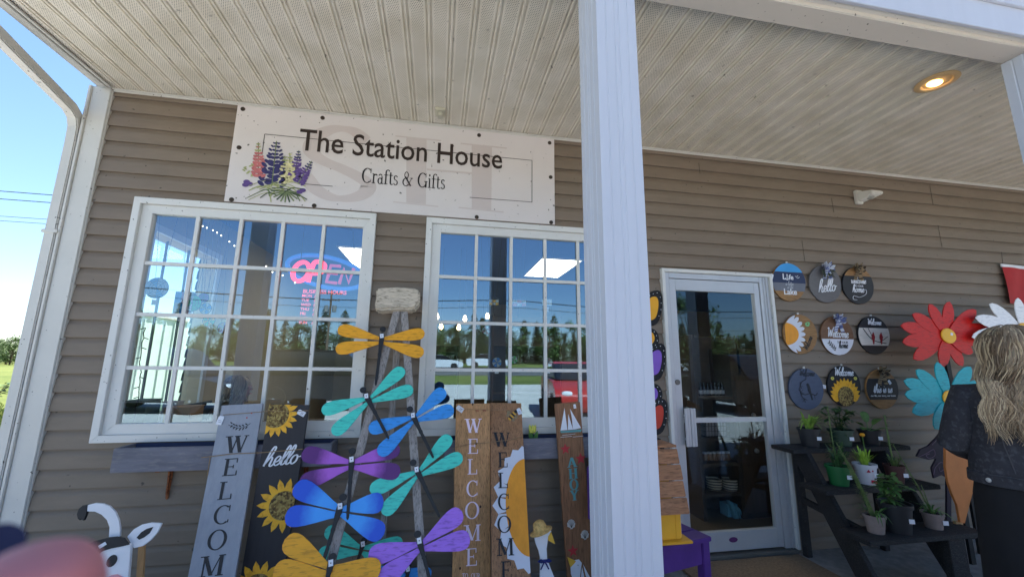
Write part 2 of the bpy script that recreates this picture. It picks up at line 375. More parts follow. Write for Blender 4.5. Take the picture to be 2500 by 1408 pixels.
# ---- plain sans lettering from the built-in font
CAPF = []
def sans(pen, txt, u, v, h, mi=0, sx=1.0, bold=0, center=True, slant=0):
    cu = bpy.data.curves.new('t', 'FONT'); cu.body = txt; cu.size = 1
    if not CAPF:
        c2_ = bpy.data.curves.new('t', 'FONT'); c2_.body = 'H'; o2 = bpy.data.objects.new('t', c2_); COL.objects.link(o2); bpy.context.view_layer.update(); CAPF.append(o2.dimensions.y); bpy.data.objects.remove(o2); bpy.data.curves.remove(c2_)
    cu.size = h/CAPF[0]; cu.align_x = 'CENTER' if center else 'LEFT'; cu.resolution_u = 3; cu.offset = bold*h
    ob = bpy.data.objects.new('t', cu); COL.objects.link(ob); bpy.context.view_layer.update()
    ev = ob.evaluated_get(bpy.context.evaluated_depsgraph_get()); me = ev.to_mesh()
    w = pen.w+pen.th; w2 = pen.w-.0004
    n = len(me.vertices); k = len(pen.mb.v)
    co = [(u+q.co.x*sx+q.co.y*slant, v+q.co.y) for q in me.vertices]
    pen.mb.v += [pen.fr.p(a,b,w) for a,b in co] + [pen.fr.p(a,b,w2) for a,b in co]
    ec = {}
    for p in me.polygons:
        ids = list(p.vertices); pen.mb.f.append(tuple(k+i for i in ids)); pen.mb.mi.append(mi)
        for a,b in zip(ids, ids[1:]+ids[:1]): ec[tuple(sorted((a,b)))] = ec.get(tuple(sorted((a,b))),0)+1
    for (a,b), c in ec.items():
        if c == 1: pen.mb.f.append((k+a,k+b,k+n+b,k+n+a)); pen.mb.mi.append(mi)
    ev.to_mesh_clear(); bpy.data.objects.remove(ob); bpy.data.curves.remove(cu)

def skin(name, pts, edges, m_, parent, lv=2, root=0, flat=None):
    """one continuous body grown from a jointed skeleton; pts = (x,y,z,radius[,radius2])"""
    base = Vector(parent['_b']); me = bpy.data.meshes.new(name)
    me.from_pydata([tuple(Vector(p[:3])-base) for p in pts], edges, [])
    ob = bpy.data.objects.new('tmp', me); COL.objects.link(ob)
    ob.modifiers.new('s', 'SKIN'); sv = me.skin_vertices[0].data
    for i, p in enumerate(pts):
        sv[i].radius = (p[3], p[4] if len(p) > 4 else p[3]); sv[i].use_root = (i == root)
    sb = ob.modifiers.new('u', 'SUBSURF'); sb.levels = lv; sb.render_levels = lv
    bpy.context.view_layer.update(); dg = bpy.context.evaluated_depsgraph_get()
    nm = bpy.data.meshes.new_from_object(ob.evaluated_get(dg)); nm.name = name
    bpy.data.objects.remove(ob)
    nm.materials.clear(); nm.materials.append(m_); nm.polygons.foreach_set('use_smooth', [True]*len(nm.polygons))
    o = bpy.data.objects.new(name, nm); COL.objects.link(o); o.parent = parent; o['_b'] = tuple(base); return o
# ------------------------------------------------------------ palette
WHITE = mat('white_vinyl', L(205,203,196), .45, var=.05, scale=3, specks=.06, speck_scale=55)
WHITE2 = mat('white_frame', L(212,212,208), .4, var=.04, scale=3, specks=.05, speck_scale=60)
POSTM = mat('post_vinyl', L(186,191,202), .4, var=.03, scale=2, stretch=(8,8,.6))
ALU = mat('aluminium', L(190,192,196), .42, metal=.35, var=.05, scale=4)
SIDING = mat('siding_vinyl', L(124,111,97), .55, var=.10, scale=3, stretch=(1,1,4), bump=.12, specks=-.25, speck_scale=34)
def soffit_mat():
    ma = bpy.data.materials.new('perforated_soffit'); ma.use_nodes = True; n = ma.node_tree.nodes; l = ma.node_tree.links; b = n['Principled BSDF']
    b.inputs['Roughness'].default_value = .5
    tc = n.new('ShaderNodeTexCoord'); sp = n.new('ShaderNodeSeparateXYZ'); l.new(tc.outputs['Object'], sp.inputs[0])
    def mth(op, a, c=None, d=None):
        q = n.new('ShaderNodeMath'); q.operation = op
        for i, z in enumerate((a, c, d)):
            if z is None: continue
            if isinstance(z, (int,float)): q.inputs[i].default_value = z
            else: l.new(z, q.inputs[i])
        return q.outputs[0]
    S = .0105
    X, Y = sp.outputs[0], sp.outputs[1]
    row = mth('FLOOR', mth('DIVIDE', Y, S)); odd = mth('MULTIPLY', mth('MODULO', mth('ABSOLUTE', row), 2), .5)
    fx = mth('SUBTRACT', mth('FRACT', mth('ADD', mth('DIVIDE', X, S), odd)), .5); fy = mth('SUBTRACT', mth('FRACT', mth('DIVIDE', Y, S)), .5)
    r2 = mth('ADD', mth('MULTIPLY', fx, fx), mth('MULTIPLY', fy, fy)); hole = mth('LESS_THAN', r2, .052)
    pan = mth('FRACT', mth('DIVIDE', mth('ADD', X, 4.825), .1235)); band = mth('MULTIPLY', mth('GREATER_THAN', pan, .09), mth('LESS_THAN', pan, .62))
    hb = mth('MULTIPLY', hole, band)
    no = n.new('ShaderNodeTexNoise'); no.inputs['Scale'].default_value = 5; no.inputs['Detail'].default_value = 7; l.new(tc.outputs['Object'], no.inputs['Vector'])
    rp = n.new('ShaderNodeValToRGB'); rp.color_ramp.elements[0].color = L(213,205,186)+(1,); rp.color_ramp.elements[1].color = L(230,223,208)+(1,)
    rp.color_ramp.elements[0].position = .32; rp.color_ramp.elements[1].position = .66; l.new(no.outputs[0], rp.inputs[0])
    n3 = n.new('ShaderNodeTexNoise'); n3.inputs['Scale'].default_value = 26; n3.inputs['Detail'].default_value = 5; l.new(tc.outputs['Object'], n3.inputs['Vector'])
    r3 = n.new('ShaderNodeValToRGB'); r3.color_ramp.elements[0].position = .665; r3.color_ramp.elements[1].position = .75
    r3.color_ramp.elements[0].color = (0,0,0,1); r3.color_ramp.elements[1].color = (.7,.7,.7,1); l.new(n3.outputs[0], r3.inputs[0])
    m1 = n.new('ShaderNodeMixRGB'); l.new(r3.outputs[0], m1.inputs[0]); l.new(rp.outputs[0], m1.inputs[1]); m1.inputs[2].default_value = (.09,.08,.06,1)
    m2 = n.new('ShaderNodeMixRGB'); l.new(hb, m2.inputs[0]); l.new(m1.outputs[0], m2.inputs[1]); m2.inputs[2].default_value = (.10,.09,.065,1)
    l.new(m2.outputs[0], b.inputs['Base Color']); return ma
SOFFIT = soffit_mat()
GLASS = glass_mat('window_glass', 3.0)
DGLASS = glass_mat('door_glass', 1.8)
BLACK = mat('black_paint', L(38,38,42), .5, var=.1)
DARK = mat('dark_paint', L(30,32,34), .6, var=.2, scale=14)
TAGM = mat('white_card', L(225,228,235), .6, var=.02)
TWINE = mat('twine', L(150,125,95), .9, var=.2, scale=80)
INKM = mat('pale_ink', L(95,100,125), .7)
# ------------------------------------------------------------ ground
def ground_mat(name, cols, sc1, sc2, bump=.4):
    ma = bpy.data.materials.new(name); ma.use_nodes = True; n = ma.node_tree.nodes; l = ma.node_tree.links; b = n['Principled BSDF']
    b.inputs['Roughness'].default_value = .9; b.inputs['Specular IOR Level'].default_value = .15
    tc = n.new('ShaderNodeTexCoord'); a = n.new('ShaderNodeTexNoise'); a.inputs['Scale'].default_value = sc1; a.inputs['Detail'].default_value = 8
    c = n.new('ShaderNodeTexNoise'); c.inputs['Scale'].default_value = sc2; c.inputs['Detail'].default_value = 6
    l.new(tc.outputs['Object'], a.inputs['Vector']); l.new(tc.outputs['Object'], c.inputs['Vector'])
    mx = n.new('ShaderNodeMath'); mx.operation = 'MULTIPLY_ADD'; l.new(a.outputs[0], mx.inputs[0]); mx.inputs[1].default_value = .5; 
    m2 = n.new('ShaderNodeMath'); m2.operation = 'MULTIPLY'; l.new(c.outputs[0], m2.inputs[0]); m2.inputs[1].default_value = .5; l.new(m2.outputs[0], mx.inputs[2])
    r = n.new('ShaderNodeValToRGB'); r.color_ramp.elements[0].position = .38; r.color_ramp.elements[1].position = .62
    r.color_ramp.elements[0].color = cols[0]+(1,); r.color_ramp.elements[1].color = cols[1]+(1,)
    l.new(mx.outputs[0], r.inputs[0]); l.new(r.outputs[0], b.inputs['Base Color'])
    bp = n.new('ShaderNodeBump'); bp.inputs['Strength'].default_value = bump; bp.inputs['Distance'].default_value = .02; l.new(c.outputs[0], bp.inputs['Height']); l.new(bp.outputs[0], b.inputs['Normal'])
    return ma
GRASS = ground_mat('meadow_grass', [(.075,.11,.022), (.17,.19,.05)], .12, 3)
CONC = ground_mat('concrete', [(.18,.177,.168), (.28,.275,.26)], 1.3, 18, .15)
PAVE = ground_mat('pale_pavement', [(.42,.41,.375), (.53,.515,.48)], .5, 12, .2)
ROADM = ground_mat('asphalt', [(.09,.09,.09), (.14,.14,.135)], .4, 20, .2)
def rise(y, x=0):
    t = max(0, min(1, (-y-26)/22)); return -.03 + 1.15*t*t*(3-2*t) + max(0, (y-30))*.004
g = MB(); xs = [-900,-300,-120,-60,-30,0,30,60,120,300,900]; ys = [-1200,-400,-150,-90]+[-60+2*i for i in range(22)]+[-14,0,10,20,30,50,90,150,300,900]
for y in ys:
    for x in xs: g.v.append(Vector((x, y, rise(y))))
n_ = len(xs)
for i in range(len(ys)-1):
    for j in range(n_-1): g.f.append((i*n_+j, i*n_+j+1, (i+1)*n_+j+1, (i+1)*n_+j)); g.mi.append(0)
tag(g.build('ground', GRASS, smooth=True), kind='structure')
tag(MB().add([(-60,-24,-.024),(40,-24,-.024),(40,6.6,-.024),(-60,6.6,-.024)], [(0,1,2,3)]).build('parking_lot', PAVE), kind='structure')
ro = MB()
for i in range(4):
    ya, yb = -33-i*2, -35-i*2
    ro.add([(-300,ya,rise(ya)+.02),(300,ya,rise(ya)+.02),(300,yb,rise(yb)+.02),(-300,yb,rise(yb)+.02)], [(0,1,2,3)])
tag(ro.build('road', ROADM), kind='structure')
tag(MB().box(-2.6,14,-1.75,.02,-.25,0).build('porch_floor', CONC, bevel=.008), kind='structure')

# ------------------------------------------------------------ the shop building
B = thing('shop_building', 'single storey craft shop with taupe lap siding, white windows and a roofed porch', 'building', (2.5,3,0))
XL, XR, ZS = -2.39, 14.0, 3.235  # right end lengthened out of view to cut the light reaching the porch
W1 = (-2.025,-.48); W2 = (-.12,1.425); WZ = (.902,2.462); DX = (1.764,2.79); DZ = (.02,2.167)
OPEN_ = [(W1[0]+.02,W1[1]-.02,WZ[0]+.02,WZ[1]-.02), (W2[0]+.02,W2[1]-.02,WZ[0]+.02,WZ[1]-.02), (DX[0]+.02,DX[1]-.02,-1,DZ[1]-.02)]
def siding(name, x0, x1, z0, z1, opens, put, parent):
    EX = .1106; first = 2.966-EX*30
    prof = []   # (z, depth outwards)
    k = 0
    while first+k*EX < z1:
        b_ = first+k*EX
        prof += [(b_-.0001,.001), (b_,.018), (b_+.004,.0195), (b_+.072,.0135), (b_+.086,.0095), (b_+.098,.004), (b_+.1085,.002)]; k += 1
    def dep(z):
        for (a,da),(c,dc) in zip(prof, prof[1:]):
            if a <= z <= c: return da+(dc-da)*(z-a)/max(1e-9,c-a)
        return .004
    zs = sorted(set([z0,z1]+[p[0] for p in prof if z0 < p[0] < z1]+[e for o in opens for e in o[2:] if z0 < e < z1]))
    mb = MB()
    for a, c in zip(zs, zs[1:]):
        mid = (a+c)/2; iv = [(x0,x1)]
        for o in opens:
            if o[2] < mid < o[3]:
                nv = []
                for p,q in iv:
                    if o[1] <= p or o[0] >= q: nv.append((p,q)); continue
                    if o[0] > p: nv.append((p,o[0]))
                    if o[1] < q: nv.append((o[1],q))
                iv = nv
        for p,q in iv:
            mb.add([put(p,a,dep(a+1e-7)), put(q,a,dep(a+1e-7)), put(q,c,dep(c-1e-7)), put(p,c,dep(c-1e-7))], [(0,1,2,3)])
    return mb.build(name, SIDING, parent)
siding('front_wall', XL, XR, -.02, ZS+.05, OPEN_, lambda x,z,d: (x,-d,z), B)
SW = (.55,1.5,.95,2.40)   # the side window, by y and z
siding('side_wall', .02, 7.0, -.02, ZS+.05, [SW], lambda y,z,d: (XL-.004-d,y,z), B)
MB().box(XR-.14,XR,.02,7,0,ZS).build('side_wall', SIDING, B)
MB().box(XL,XR-.15,6.86,7,0,ZS).build('back_wall', SIDING, B)
# inner lining, ceiling, floor
INW = mat('inner_wall', L(190,176,146), .8, var=.05); INC = mat('inner_ceiling', L(92,122,196), .9, var=.03); INF = mat('inner_floor', L(92,80,66), .6, var=.2, scale=3)
li = MB(); y0, y1 = .10, .115
def hole_wall(mb, x0,x1,z0,z1,opens,f):
    zs = sorted(set([z0,z1]+[min(max(e,z0),z1) for o in opens for e in o[2:]]))
    for a,c in zip(zs,zs[1:]):
        iv=[(x0,x1)]
        for o in opens:
            if o[2] < (a+c)/2 < o[3]:
                nv=[]
                for p,q in iv:
                    if o[1]<=p or o[0]>=q: nv.append((p,q)); continue
                    if o[0]>p: nv.append((p,o[0]))
                    if o[1]<q: nv.append((o[1],q))
                iv=nv
        for p,q in iv: mb.add([f(p,a),f(q,a),f(q,c),f(p,c)],[(0,1,2,3)])
hole_wall(li, XL+.14, XR-.16, .05, 2.8, OPEN_, lambda x,z:(x,.11,z))
hole_wall(li, .11, 6.84, .05, 2.8, [SW], lambda y,z:(XL+.14,y,z))
li.add([(XL+.14,6.84,.05),(XR-.16,6.84,.05),(XR-.16,6.84,2.8),(XL+.14,6.84,2.8)],[(0,1,2,3)]).add([(XR-.16,.11,.05),(XR-.16,6.84,.05),(XR-.16,6.84,2.8),(XR-.16,.11,2.8)],[(0,1,2,3)])
for o in OPEN_:   # window and door reveals
    a,b_,c,d = o[0],o[1],max(o[2],.03),o[3]
    for q in ([(a,.0,c),(a,.11,c),(a,.11,d),(a,.0,d)], [(b_,.0,c),(b_,.11,c),(b_,.11,d),(b_,.0,d)], [(a,.0,d),(b_,.0,d),(b_,.11,d),(a,.11,d)], [(a,.0,c),(b_,.0,c),(b_,.11,c),(a,.11,c)]): li.add(q,[(0,1,2,3)])
a,b_,c,d = SW
for q in ([(XL,a,c),(XL+.14,a,c),(XL+.14,a,d),(XL,a,d)], [(XL,b_,c),(XL+.14,b_,c),(XL+.14,b_,d),(XL,b_,d)], [(XL,a,d),(XL,b_,d),(XL+.14,b_,d),(XL+.14,a,d)], [(XL,a,c),(XL,b_,c),(XL+.14,b_,c),(XL+.14,a,c)]): li.add(q,[(0,1,2,3)])
li.build('inner_wall', INW, B)
MB().box(XL+.14,XR-.16,.11,6.84,2.8,2.86).build('ceiling', INC, B)
MB().box(XL+.14,XR-.16,.11,6.84,-.02,.05).build('floor', INF, B)
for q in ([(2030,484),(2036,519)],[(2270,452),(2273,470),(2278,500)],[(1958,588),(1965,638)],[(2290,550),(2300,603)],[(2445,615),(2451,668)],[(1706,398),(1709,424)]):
    MB().tube([at(*p,-.0215) for p in q],.0016,4).build('siding_seam', mat('seam_dark',(.05,.045,.04),.8), B)  # thin dark lines for the vertical joints in the siding
# corner board (with a return on the side wall)
cb = MB(); cb.box(-2.392,-2.284,-.034,-.0005,-.02,ZS-.002).box(-2.41,-2.3925,-.046,.09,-.02,ZS-.002).box(-2.2838,-2.276,-.028,-.0005,-.02,ZS-.014)
cb.build('corner_board', WHITE, B, bevel=.003)
# soffit with real V grooves
so_ = MB(); P_ = .1235; x = -2.325; pf = []
while x < XR+.2:
    pf += [(x,0),(x+.088,0),(x+.091,.009),(x+.098,.009),(x+.102,-.003),(x+.111,-.003),(x+.114,.007),(x+.1215,.007)]; x += P_
for i in range(len(pf)-1):
    (xa,da),(xb,db) = pf[i],pf[i+1]
    so_.add([(xa,-1.5,ZS+da),(xb,-1.5,ZS+db),(xb,-.012,ZS+db),(xa,-.012,ZS+da)],[(0,1,2,3)])
so_.build('soffit', SOFFIT, B)
MB().box(-2.30,XR+.2,-1.6,.1,ZS+.012,ZS+.03).build('porch_deck', DARK, B)
fc = MB(); fc.box(-2.276,XR+.2,-.026,-.0185,ZS-.022,ZS-.003).box(-2.276,XR+.2,-.040,-.0262,ZS-.012,ZS-.004)
fc.build('soffit_trim', WHITE, B, bevel=.002)
MB().box(-2.352,-2.296,-1.62,-.05,ZS-.016,ZS+.17).box(-2.288,-2.268,-1.62,-.05,ZS-.014,ZS-.004).build('rake_board', WHITE, B, bevel=.003)
# porch beam: wrapped underside, a narrow recessed lip, then the front fascia and gutter
MB().box(-2.4,XR+.2,-1.593,-1.473,3.10,3.29).build('porch_beam', mat('beam_wrap', L(200,194,184), .5, var=.04, scale=2, specks=.1), B, bevel=.004)
MB().box(-2.4,XR+.2,-1.622,-1.5935,3.125,3.3).build('beam_lip', WHITE, B)
fa = MB(); fa.box(-2.4,3.62,-1.640,-1.6225,3.118,3.42).box(3.621,XR+.2,-1.638,-1.6225,3.118,3.42).box(-2.4,XR+.2,-1.655,-1.6405,3.28,3.30)
fa.build('fascia', POSTM, B, bevel=.002)
gu = MB(); gp = [(-1.642,3.42),(-1.70,3.42),(-1.74,3.46),(-1.752,3.53),(-1.74,3.54),(-1.73,3.47),(-1.70,3.435),(-1.655,3.435),(-1.655,3.54),(-1.642,3.54)]
gu.add([(-2.40,y,z) for y,z in gp]+[(XR+.3,y,z) for y,z in gp], [(i,(i+1)%10,(i+1)%10+10,i+10) for i in range(10)]+[tuple(range(10)),tuple(range(19,9,-1))]); gu.build('gutter', WHITE, B)
# roof
rf = MB(); rf.add([(-2.36,-1.66,3.52),(XR+.3,-1.66,3.52),(XR+.3,3.6,5.5),(-2.36,3.6,5.5),(-2.36,7.4,3.6),(XR+.3,7.4,3.6)], [(0,1,2,3),(3,2,5,4)])
rf.add([(-2.36,-1.66,3.44),(XR+.3,-1.66,3.44),(XR+.3,3.6,5.42),(-2.36,3.6,5.42),(-2.36,7.4,3.52),(XR+.3,7.4,3.52)], [(0,3,2,1),(3,4,5,2)])
rf.build('roof', mat('roof_shingle', (.08,.075,.07), .9, var=.3, scale=12), B)
MB().add([(-2.4,0,3.24),(-2.4,3.6,5.4),(-2.4,7,3.4)],[(0,1,2)]).add([(XR,0,3.24),(XR,3.6,5.4),(XR,7,3.4)],[(0,1,2)]).build('gable', SIDING, B)
# fluted square porch posts
def post(x0):
    x1 = x0+.169; ya, yb = -1.67, -1.470; pb = MB()
    def side(p, q, n):   # three shallow flutes on each face
        o = []; L_ = (Vector(q)-Vector(p)).length
        for s_ in (.0,.2,.215,.235,.25,.42,.435,.455,.47,.53,.545,.565,.58,.75,.765,.785,.8):
            dp = {.215:.002,.235:.002,.435:.002,.455:.002,.545:.002,.565:.002,.765:.002,.785:.002}.get(s_,0)
            o.append(Vector(p).lerp(Vector(q), s_)-Vector(n)*dp)
        return o
    ring = side((x0,ya),(x1,ya),(0,-1))+side((x1,ya),(x1,yb),(1,0))+side((x1,yb),(x0,yb),(0,1))+side((x0,yb),(x0,ya),(-1,0))
    k = len(ring)
    pb.add([(p.x,p.y,0) for p in ring]+[(p.x,p.y,3.098) for p in ring], [(i,(i+1)%k,(i+1)%k+k,i+k) for i in range(k)]+[tuple(range(k,2*k))])
    o = pb.build('porch_post', POSTM, B)
    tb = MB(); tb.box(x0-.012,x1+.012,ya-.012,yb+.012,0,.14)
    tb.build('post_base', POSTM, o, bevel=.004)
for x0 in (-1.96,.572,3.098,5.63,8.16,10.69): post(x0)
# windows
def window(x0, x1):
    f = MB(); z0,z1 = WZ; e = .028
    # mitred outer trim, in four prisms
    fr = Fr((0,-.0185,0))
    q = [(x0,z0),(x1,z0),(x1,z1),(x0,z1)]; i_ = [(x0+.043,z0+.043),(x1-.043,z0+.043),(x1-.043,z1-.043),(x0+.043,z1-.043)]
    for k in range(4): f.prism(fr, [q[k],q[(k+1)%4],i_[(k+1)%4],i_[k]], -.018, .022)
    wo = f.build('window', WHITE2, B, bevel=.002)
    s_ = MB(); gx0,gx1,gz0,gz1 = x0+.11,x1-.089,1.007,2.358
    q = i_; j_ = [(gx0,gz0),(gx1,gz0),(gx1,gz1),(gx0,gz1)]
    for k in range(4): s_.prism(Fr((0,-.006,0)), [q[k],q[(k+1)%4],j_[(k+1)%4],j_[k]], -.03, .012)
    s_.build('frame', WHITE2, wo, bevel=.002)
    mu = MB(); cw = (gx1-gx0)/5; rh = (gz1-gz0)/4
    for k in range(1,5): mu.box(gx0+cw*k-.0115,gx0+cw*k+.0115,-.012,.004,gz0,gz1)
    for k in range(1,4):
        for c_ in range(5): mu.box(gx0+cw*c_+(.0117 if c_ else 0),gx0+cw*(c_+1)-(.0117 if c_<4 else 0),-.012,.004,gz0+rh*k-.0115,gz0+rh*k+.0115)
    mu.build('muntin', WHITE2, wo)
    MB().box(gx0-.01,gx1+.01,.006,.012,gz0-.01,gz1+.01).build('pane', GLASS, wo)
    return wo
window(*W1); window(*W2)
# side window: white casing, slim dark bars, glass
swm = MB(); a,b_,c,d = SW
for q in ((a-.06,a,c-.06,d+.06),(b_,b_+.06,c-.06,d+.06),(a,b_,d,d+.06),(a,b_,c-.06,c)): swm.box(XL+.1395,XL+.16,q[0],q[1],q[2],q[3])
sw = swm.build('window', WHITE2, B)
mu = MB()
for t in (.33,.66): mu.box(XL+.05,XL+.065,a+(b_-a)*t-.007,a+(b_-a)*t+.007,c,d)
mu.build('muntin', mat('grey_bar', L(95,105,110), .5), sw)
MB().box(XL+.036,XL+.042,a,b_,c,d).build('pane', glass_mat('side_glass',1.45), sw)
# door
dm = MB(); fr = Fr((0,-.0185,0)); x0,x1 = DX; zt = DZ[1]
for q in (((x0,.02),(x0,zt),(x0+.028,zt-.028),(x0+.028,.02)), ((x0,zt),(x1,zt),(x1-.028,zt-.028),(x0+.028,zt-.028)), ((x1,zt),(x1,.02),(x1-.028,.02),(x1-.028,zt-.028))): dm.prism(fr, list(q), -.018, .03)
dr = dm.build('door_frame', WHITE2, B, bevel=.002)
fm = MB(); fm.box(x0+.0285,x0+.068,-.03,.05,.03,zt-.03).box(x1-.118,x1-.0285,-.03,.05,.03,zt-.03).box(x0+.0685,x1-.1185,-.03,.05,zt-.075,zt-.03)
fm.box(x1-.088,x1-.08,-.036,-.0305,.03,zt-.03).box(x1-.062,x1-.05,-.038,-.0305,.03,zt-.03)
fm.build('jamb', ALU, dr, bevel=.002)
MB().box(x0+.03,x1-.03,-.06,.08,.0,.026).build('threshold', mat('threshold_metal', L(120,118,112), .5, metal=.5), dr, bevel=.003)
dd = MB(); X0,X1,GX0,GX1 = x0+.072,x1-.122,1.893,2.62; GZ0,GZ1 = .172,2.01
dd.box(X0,GX0,-.022,.02,.04,zt-.08).box(GX1,X1,-.022,.02,.04,zt-.08).box(GX0+.0004,GX1-.0004,-.0215,.0195,GZ1,zt-.08).box(GX0+.0004,GX1-.0004,-.0215,.0195,.04,GZ0)
dd.box(GX0+.0004,GX1-.0004,-.026,.016,GZ1-.016,GZ1-.0004)
door = dd.build('door', ALU, B, bevel=.0015)
MB().box(GX0+.0004,GX1-.0004,-.02,.018,.955,.99).build('push_bar', ALU, door, bevel=.002)
hm = MB()
for i in range(4): hm.box(1.872+i*.024,1.894+i*.024,-.075+.004*(i%2),-.06,.79,1.068)
hm.box(1.89,1.91,-.06,-.0225,.83,.85).box(1.89,1.91,-.06,-.0225,1.0,1.02); hm.build('pull_handle', ALU, door, bevel=.003)
MB().lathe((1.858,-.0225,1.262),[(.022,0),(.02,.006),(.009,.0065),(.008,.004)],16,ax=(0,-1,0)).build('lock', mat('lock_metal',L(120,120,118),.35,metal=.8,var=.2,scale=90), door, smooth=True)
MB().prism(Fr((2.235,-.0225,.115)), ell(0,0,.036,.018), 0, .002).build('sticker', mat('plum_sticker', L(88,40,95), .5), door)
MB().box(GX0-.01,GX1+.01,-.003,.003,GZ0-.01,GZ1+.01).build('pane', DGLASS, door)
# downspout: sloping run under the eave, elbow, then down the corner
dp = MB(); dp.tube([(-2.447,-1.62,3.40),(-2.447,-.3,3.075),(-2.447,-.10,3.025),(-2.447,-.045,2.985),(-2.447,-.02,2.92),(-2.447,-.015,2.80),(-2.447,-.015,.25),(-2.447,-.05,.12),(-2.447,-.16,.06)], .046, 4, sq=(.95,1.05))
ds = dp.build('downspout', WHITE, B, bevel=.006)
cr_ = MB()
for i in range(7): MB()
for i in range(0): cr_.box(-2.484,-2.410,-.062+.004*i*.3,-.055+.006*i,2.99-.016*i,2.994-.016*i)
cr_.box(-2.486,-2.402,-.055,.02,2.18,2.20); cr_.build('strap', WHITE, ds)
# outlet hanging in the soffit
oc = MB(); p = Vector((-.053,-.2,ZS)); oc.box(p.x-.036,p.x+.036,p.y-.05,p.y+.05,ZS-.018,ZS-.001); ou = oc.build('outlet', mat('cream_plastic', L(205,200,178), .5), B, bevel=.004)
MB().box(p.x-.018,p.x+.018,p.y-.03,p.y+.03,ZS-.05,ZS-.0185).build('plug', mat('cream_plastic2', L(190,186,168), .5), ou, bevel=.006)
# recessed lamp
dl = Vector((3.14,-1.155,ZS)); rl = MB().lathe((dl.x,dl.y,ZS),[(.082,-.003),(.108,-.003),(.110,-.007),(.100,-.013),(.080,-.014),(.074,-.011),(.070,-.004)],30)
rlo = rl.build('recessed_lamp', mat('lamp_trim', L(215,180,130), .5), B, smooth=True)
MB().lathe((dl.x,dl.y,ZS),[(.0001,-.0035),(.076,-.0036)],30).build('reflector', mat('lit_reflector', (.9,.6,.3), .5, emit=(1,.42,.12), estr=1.3), rlo)  # the bulb's light on the reflector is given as its own glow
MB().ball((dl.x,dl.y+.012,ZS-.006),.046,.036,.012,14).build('bulb', mat('warm_bulb', (1,.8,.5), .5, emit=(1,.62,.22), estr=3), rlo, smooth=True)
# ------------------------------------------------------------ the shop sign
SG = thing('shop_sign', 'long cream sign reading The Station House, fixed above the two windows', 'sign', (-.31,-.02,2.85))
SGM = mat('sign_panel', L(212,206,204), .45, var=.03, scale=2, specks=.10, speck_scale=40)
fr = Fr((-.31,-.026,2.845)); hw, hh = 1.186, .3675
MB().fbox(fr, -hw,hw,-hh,hh,-.008,0).build('panel', SGM, SG, bevel=.002)
SP = lambda u,v: ((u-1191)/2013*2*hw*.985, 0)
def spx(px, py): return fr.px(px, py)
def c2(u, v): return fr.px(500+u/2.6316, 220+v/2.6316)
pen = Pen(fr, .0004, .0004); PINK = mat('sign_pale_rose', L(199,189,186), .5, var=.02)
def big_s():   # the large pale S and H behind the name
    return [c2(u,v) for u,v in [(1040,330),(960,268),(860,248),(760,275),(690,345),(690,400),(760,455),(880,505),(990,560),(1050,610),(1020,665),(930,695),(820,690),(720,640),(650,560)]]
pen.stroke(big_s(), .115, .62)
for x_ in (1360, 1780):
    dx = 12*(1 if x_ > 1500 else 0)
    pen.poly([c2(x_-65,305+dx*4),c2(x_+65,318+dx*4),c2(x_+60,735+dx*3),c2(x_-65,722+dx*3)])
    pen.poly([c2(x_-135,292+dx*4),c2(x_+160,322+dx*4),c2(x_+160,330+dx*4),c2(x_-135,300+dx*4)])
    pen.poly([c2(x_-150,715+dx*3),c2(x_+140,745+dx*3),c2(x_+140,752+dx*3),c2(x_-150,722+dx*3)])
pen.poly([c2(1426,505),c2(1725,530),c2(1725,542),c2(1426,517)])
pen.build('monogram', PINK, SG)
pen = Pen(fr, .0018, .0004); LINE = mat('sign_ink', L(30,26,26), .5)
for a_, b_ in (((385,285),(385,420)),((385,284),(2102,453)),((2102,453),(2102,722)),((2102,720),(1702,690)),((630,603),(822,619))):
    p, q = c2(*a_), c2(*b_)
    if abs(p[0]-q[0]) < .03: pen.poly([(p[0]-.002,p[1]),(p[0]+.002,p[1]),(p[0]+.002,q[1]),(p[0]-.002,q[1])])
    else: pen.poly([(p[0],p[1]-.002),(q[0],q[1]-.002),(q[0],q[1]+.002),(p[0],p[1]+.002)])
pen.build('border_line', LINE, SG)
pen = Pen(fr, .003, .0008)
a_ = c2(640,388); b_ = c2(1910,505); wdt = b_[0]-a_[0]
t0 = c2(660,255); capH = t0[1]-c2(648,388)[1]
sans(pen, 'The Station House', a_[0]-.025, a_[1], capH, sx=1, bold=.012, center=False)
us = [v for v in pen.mb.v]; u_min = min((v-fr.o).dot(fr.u) for v in us); u_max = max((v-fr.o).dot(fr.u) for v in us)
u0 = c2(615,255)[0]; k_ = (b_[0]-u0)/(u_max-u_min)
pen.mb.v = [v + fr.u*((u0+((v-fr.o).dot(fr.u)-u_min)*k_) - (v-fr.o).dot(fr.u)) for v in us]
pen.build('lettering', mat('sign_brown_black', L(50,38,34), .5), SG)
pen = Pen(fr, .003, .0006); ca, cb_ = c2(1003,600), c2(1545,640)
hC = .115; adv = sum(G(c)[1] for c in 'Crafts & Gifts')*hC; sxx = (cb_[0]-ca[0])/adv
serif(pen, 'Crafts & Gifts', (ca[0]+cb_[0])/2, (c2(1003,600)[1]+c2(1545,638)[1])/2+.004, hC, sx=sxx)
pen.build('lettering', LINE, SG)
